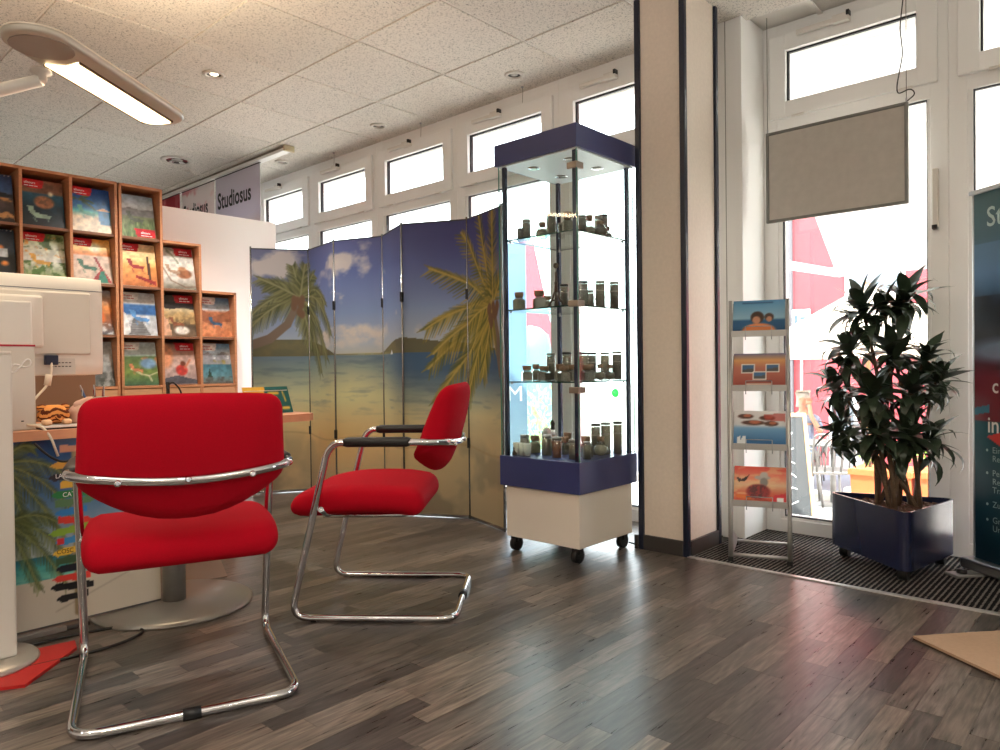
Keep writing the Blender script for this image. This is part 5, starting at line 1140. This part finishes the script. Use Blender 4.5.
zt = ony(522, 240, 14).z-gz(14); wd = ony(550, 340, 14).x-ony(520, 340, 14).x
B().add([(0, 0, 0), (wd, 0, 0), (wd, 0, zt*.38), (.15, 0, zt), (0, 0, zt), (0, .4, 0), (wd, .4, 0), (wd, .4, zt*.38), (.15, .4, zt), (0, .4, zt)], [(0, 1, 2, 3, 4), (9, 8, 7, 6, 5), (0, 5, 6, 1), (1, 6, 7, 2), (2, 7, 8, 3), (3, 8, 9, 4), (4, 9, 5, 0)]).build('gable_wall', M('pink_render2', (180, 72, 84), .8), hp)
B().box(wd*.3, wd*.7, -.05, .02, zt*.2, zt*.33).build('window', M('house_window'), hp)
fl = thing('blue_flag', 'tall blue advertising flag outside by the window behind the glass cabinet', 'flag', (ony(514, 370, 5.0).x, 5.0, gz(5.0)), .6)
c = Cv(16, 50, .3).grad([(0, (130, 155, 190)), (.3, (120, 150, 190)), (.7, (130, 165, 190)), (1, (150, 175, 190))]); link('cloth', print_mesh('cloth', c.a, .24, 2.0, .01), print_mat('flag_cloth', .6, .4), fl, loc=(0, 0, .3)); B().cyl((-.13, 0, 0), (-.13, 0, 2.35), .012, 8).build('pole', steel, fl); B().lathe([(0, 0), (.2, 0), (.2, .03), (0, .04)], 20).build('base', steel, fl, loc=(-.13, 0, 0))
letter('lettering', 'M', .2, txt_w, fl, (-.07, -.005, .85))
# shrub outside behind the cabinet and a teal bin
def shrub(name, label, cat, loc, r, h, mt, n, potm=None, ph=0, grp=None, ls=.09):
    t = thing(name, label, cat, loc, group=grp); fb = B()
    for k in range(n):
        d = Vector((rng.normal(), rng.normal(), rng.normal())).normalized()*rng.rand()**.4; p = Vector((d.x*r, d.y*r, ph+h/2+d.z*h/2)); m4 = Matrix.Translation(p)@Euler((rng.rand()*6, rng.rand()*6, rng.rand()*6)).to_matrix().to_4x4()
        fb.add([(0, 0, 0), (ls*.5, ls*.22, ls*.06), (ls, 0, 0), (ls*.5, -ls*.22, ls*.06)], [(0, 1, 2, 3)], False, m4)
    tag(fb.build('foliage', mt, t), kind='stuff'); B().tube([(0, 0, ph*.6), (.01, 0, ph+h*.5)], [.02, .01], 8).build('stem', stemm, t)
    if potm: B().add([(-r*.9, -.16, 0), (r*.9, -.16, 0), (r*.9, .16, 0), (-r*.9, .16, 0), (-r, -.2, ph), (r, -.2, ph), (r, .2, ph), (-r, .2, ph)], [(3, 2, 1, 0), (4, 5, 6, 7), (0, 1, 5, 4), (1, 2, 6, 5), (2, 3, 7, 6), (3, 0, 4, 7)]).build('trough', potm, t); B().box(-r-.015, r+.015, -.215, .215, ph-.05, ph-.005).build('rim', potm, t)
    return t
lg = M('leaf_light', (126, 170, 70), .6, trans=.3); terra = M('terracotta', (206, 112, 62), .7)
P = ony(538, 372, 6.5); shrub('shrub', 'pale green shrub outside behind the glass cabinet', 'shrub', (P.x, 6.5, gz(6.5)), .34, 1.25, M('leaf_pale', (170, 190, 140), .6, trans=.3), 420)
P = ony(531, 372, 7.5); tb = thing('teal_bin', 'round-topped teal bin outside behind the glass cabinet', 'bin', (P.x, 7.5, gz(7.5))); B().lathe([(0, 0), (.26, 0), (.28, .9), (.28, 1.75), (.24, 1.95), (.12, 2.05), (0, 2.08)], 20).build('body', M('teal', (100, 150, 160), .5), tb); B().cbox(-.1, .1, -.30, -.2, 1.5, 1.62, .01).build('slot', black, tb)
for i, px in enumerate((869, 902, 935)):
    P = ony(px, 400, 7.0+.05*i); shrub('planter_trough', ('terracotta trough with bright green plants beyond the dracaena stems'), 'planter', (P.x, 7.0+.05*i, gz(7.0)), .105, .3, lg, 90, terra, .52, 'terracotta troughs outside', .06)
# drop-arm awning of the shop
aw = thing('awning', 'white drop-arm awning over the entrance window', 'awning', (-1.70, 3.97, 1.5)); awm = M('awning_cloth', (244, 242, 238), .7, trans=.45)
B().add([(0, .03, 1.18), (4.1, .03, 1.18), (4.1, 1.43, .06), (0, 1.43, .06), (0, .03, 1.172), (4.1, .03, 1.172), (4.1, 1.43, .052), (0, 1.43, .052)], [(0, 1, 2, 3), (7, 6, 5, 4), (0, 4, 5, 1), (1, 5, 6, 2), (2, 6, 7, 3), (3, 7, 4, 0)]).build('cloth', awm, aw)
B().cbox(-.02, 4.12, 1.40, 1.46, .01, .075, .01).build('front_bar', txt_w, aw)
for x in (.03, 4.05): B().tube([(x+.12, .0, .02), (x, .05, -.05+.03), (x, 1.43, .03)], .028, 8).build('arm', txt_w, aw)
B().cbox(-.02, 4.12, 0.04, .16, 1.09, 1.19, .02).build('cassette', M('awning_box', (206, 204, 198), .5), aw)
ab = thing('awning_box', 'pale grey awning box running outside above the long window front', 'awning', (-4.5, YW+.24, 2.56)); B().cbox(-2.8, 2.72, -.07, .07, 0, .11, .015).build('case', M('awning_box'), ab); B().cbox(-2.8, 2.72, -.09, -.07, -.02, .03, .005).build('lip', M('awning_box'), ab)
for x in (-2.6, 0, 2.5): B().cbox(x-.03, x+.03, -.15, -.06, .03, .10, .005).build('bracket', M('awning_box'), ab)
# cafe parasol, chairs, table, person, cabinet, chalk board
P = ony(868, 350, 10.2); pa = thing('parasol', 'large cream cafe parasol outside', 'parasol', (P.x, 10.2, gz(10.2)))
R8 = 1.5; rim = [(R8*math.cos(a), R8*math.sin(a), 1.95) for a in np.linspace(0, 2*PI, 9)[:-1]]
vv = [(0, 0, 2.75)]+rim+[(x, y, 1.78) for x, y, z in rim]; B().add(vv, [(0, 1+k, 1+(k+1) % 8) for k in range(8)]+[(1+k, 9+k, 9+(k+1) % 8, 1+(k+1) % 8) for k in range(8)], False).build('canopy', M('parasol_cloth', (240, 226, 206), .8, trans=.4), pa)
B().cyl((0, 0, 0), (0, 0, 2.78), .03, 12).build('pole', M('pole_wood', (150, 110, 76), .6), pa); B().lathe([(0, 0), (.3, 0), (.3, .06), (.06, .1), (0, .1)], 20).build('foot', M('kerb_stone'), pa)
for x, y, z in rim: B().cyl((0, 0, 2.70), (x*.98, y*.98, 1.93), .015, 6).build('rib', M('pole_wood'), pa)
ckm = M('cafe_metal', (120, 118, 116), .45, .6)
def cafe_chair(loc, rz, label):
    t = thing('cafe_chair', label, 'chair', loc, rz, 'cafe chairs outside')
    B().rbox(.42, .44, .035, .015, 5).build('seat', ckm, t, loc=(0, 0, .45))
    for k in range(5): B().tube([(-.2, -.16+.08*k, .46), (-.25, -.16+.08*k, .68), (-.27, -.15+.075*k, .84)], .011, 6).build('back_slat', ckm, t)
    B().tube(fillet([(-.2, -.21, .46), (-.27, -.2, .86), (-.27, .2, .86), (-.2, .21, .46)], .06), .013, 8).build('backrest_frame', ckm, t)
    for sx in (-1, 1):
        for sy in (-1, 1): B().tube([(sx*.18, sy*.19, .44), (sx*.22, sy*.22, 0)], .013, 8).build('leg', ckm, t)
    for sy in (-1, 1): B().tube(fillet([(-.24, sy*.21, .66), (.15, sy*.23, .66), (.18, sy*.22, .45)], .05), .012, 8).build('armrest', ckm, t)
for px, Y, rz, lb in ((826, 8.0, 2.2, 'grey metal cafe chair standing at the kerb left of the dracaena'), (800, 8.5, .4, 'grey metal cafe chair beside the seated person'), (930, 8.2, 2.6, 'grey metal cafe chair beyond the terracotta troughs')):
    P = ony(px, 420, Y); cafe_chair((P.x, Y, gz(Y)), rz, lb)
P = ony(806, 420, 9.4-.9); tb2 = thing('cafe_table', 'round cafe table in front of the seated person', 'table', (ony(812, 420, 9.0).x+.35, 9.0-.35, gz(8.65))); B().lathe([(0, .70), (.34, .70), (.35, .715), (.34, .73), (0, .73)], 28).build('table_top', ckm, tb2); B().cyl((0, 0, .02), (0, 0, .71), .03, 10).build('column', ckm, tb2); B().lathe([(0, 0), (.22, 0), (.2, .02), (0, .04)], 24).build('foot', ckm, tb2)
P = ony(841, 400, 12.9); kc = thing('glazed_cabinet', 'grey glazed cabinet standing against the red house', 'cabinet', (P.x, 13.2, gz(13.2))); B().cbox(-.22, .22, -.2, .2, 0, 1.25, .01).build('body', M('cab_grey', (150, 150, 152), .5), kc); B().cbox(-.19, .19, -.21, -.2, .3, 1.18, .004).build('door', M('cab_glass', (96, 102, 110), .15), kc); B().cbox(-.24, .24, -.22, .22, 1.25, 1.3, .01).build('top', txt_w, kc)
for s in (-1, 1): B().cbox(s*.2-.02, s*.2+.02, -.225, -.2, 0, 1.25, .003).build('frame', txt_w, kc)
P = ony(777, 500, 6.4); cb_ = thing('chalk_board', 'wood-framed chalk A-board outside behind the literature rack', 'sign', (P.x, 6.4, gz(6.4)), .75)
for s in (-1, 1):
    rot = (math.radians(-12*s), 0, 0); f = B(); frame_ring(f, -.26, .26, 0, .95, .035, -.012, .012); fo = f.build('frame', M('pine', (206, 164, 112), .6), cb_, loc=(0, s*.2, 0), rot=(math.radians(12*s), 0, 0)); B().box(-.226, .226, -.006, .006, .034, .916).build('slate', M('slate', (58, 60, 62), .7), fo)
    if s < 0:
        for k in range(6): B().tube([(-.16+.04*q, -.008, .16+.12*k+.02*math.sin(q*2.1+k)) for q in range(8)], .005, 4).build('chalk_stroke', txt_w, fo)
def skin_body(name, mat, parent, joints, edges, sub=2):
    me = bpy.data.meshes.new(name); me.from_pydata([j[0] for j in joints], edges, []); o = bpy.data.objects.new(name, me); COL.objects.link(o)
    md = o.modifiers.new('s', 'SKIN'); md.use_smooth_shade = True
    for i, j in enumerate(joints): me.skin_vertices[0].data[i].radius = (j[1], j[1] if len(j) < 3 else j[2])
    me.skin_vertices[0].data[0].use_root = True; o.modifiers.new('u', 'SUBSURF').levels = sub
    bpy.context.view_layer.update(); dg = bpy.context.evaluated_depsgraph_get(); me2 = bpy.data.meshes.new_from_object(o.evaluated_get(dg)); bpy.data.objects.remove(o); me2.name = name; me2.materials.clear()
    return link(name, me2, mat, parent)
P = ony(803, 400, 10.6); pe = thing('person', 'seated person outside in pale patterned top, one hand raised to the head', 'person', (P.x, 10.6, gz(10.6)), -PI/2+.25)
bj = [((0, 0, .50), .13), ((-.02, 0, .70), .12), ((-.04, 0, .88), .13), ((-.04, 0, .98), .09), ((-.03, 0, 1.06), .05), ((-.01, 0, 1.14), .075), ((0, 0, 1.24), .085), ((0, 0, 1.30), .06),
      ((-.04, .17, .95), .055), ((.10, .24, .76), .042), ((.16, .12, 1.0), .033), ((.10, .09, 1.17), .03), ((-.04, -.17, .95), .055), ((.02, -.22, .70), .042), ((.25, -.12, .66), .033), ((.34, -.10, .66), .03),
      ((.02, .10, .50), .085), ((.42, .11, .52), .06), ((.40, .11, .10), .042), ((.40, .11, .04), .04), ((.52, .12, .03), .035), ((.02, -.10, .50), .085), ((.42, -.11, .52), .06), ((.40, -.11, .10), .042), ((.40, -.11, .04), .04), ((.52, -.12, .03), .035)]
be = [(0, 1), (1, 2), (2, 3), (3, 4), (4, 5), (5, 6), (6, 7), (3, 8), (8, 9), (9, 10), (10, 11), (3, 12), (12, 13), (13, 14), (14, 15), (0, 16), (16, 17), (17, 18), (18, 19), (19, 20), (0, 21), (21, 22), (22, 23), (23, 24), (24, 25)]
skin_body('body', M('skin', (176, 126, 102), .6), pe, bj, be)
skin_body('top', M('pale_shirt', (128, 140, 164), .8, noise=(24, .45)), pe, [((0, 0, .50), .15), ((-.02, 0, .70), .145), ((-.04, 0, .88), .15), ((-.04, 0, .97), .10), ((-.04, .17, .95), .07), ((.06, .23, .80), .058), ((-.04, -.17, .95), .07), ((.0, -.21, .78), .058)], [(0, 1), (1, 2), (2, 3), (3, 4), (4, 5), (3, 6), (6, 7)])
skin_body('trousers', M('trousers', (96, 112, 130), .8), pe, [((0, 0, .50), .14), ((.02, .10, .50), .10), ((.42, .11, .52), .075), ((.40, .11, .2), .06), ((.02, -.10, .50), .10), ((.42, -.11, .52), .075), ((.40, -.11, .2), .06)], [(0, 1), (1, 2), (2, 3), (0, 4), (4, 5), (5, 6)])
skin_body('hair', M('hair', (150, 142, 134), .8), pe, [((-.03, 0, 1.24), .098), ((-.02, 0, 1.30), .085), ((-.05, 0, 1.16), .07)], [(0, 1), (0, 2)])
for s in (-1, 1): B().rbox(.012, .014, .012, .006, 3).build('eye', txt_k, pe, loc=(.082, s*.032, 1.225))
B().rbox(.03, .02, .035, .009, 3).build('nose', M('skin'), pe, loc=(.088, 0, 1.195)); B().rbox(.01, .04, .01, .004, 3).build('mouth', M('lips', (170, 90, 86), .6), pe, loc=(.078, 0, 1.155))
for (hx, hy, hz, rz_) in ((.10, .085, 1.19, 1.2), (.36, -.10, .66, 0)):
    h = B()
    for k in range(4): h.tube([(0, -.024+.016*k, 0), (.045, -.026+.017*k, .012), (.075-.006*abs(k-1.5), -.024+.016*k, .0)], [.008, .0075, .006], 6)
    h.tube([(-.01, .028, 0), (.025, .045, -.006), (.045, .042, -.01)], [.009, .008, .006], 6); h.rbox(.06, .07, .026, .012, 4); h.build('hand', M('skin'), pe, loc=(hx, hy, hz), rot=(0, -rz_, 0))
cafe_chair((P.x+.02, 10.6+.05, gz(10.6)), -PI/2+.25, 'grey metal cafe chair on which the person sits')
# round green sticker on the window behind the cabinet
P = ony(615, 393, YW+.036); st = tag(B().lathe([(0, -.0008), (.026, -.0008), (.026, .0008), (0, .0008)], 24, cap=False).build('window_sticker', M('sticker_green', (130, 240, 160), .5, trans=.85), loc=(P.x, YW+.0385, P.z), rot=(PI/2, 0, 0)), 'round green sticker on the window pane behind the glass cabinet', 'sticker')
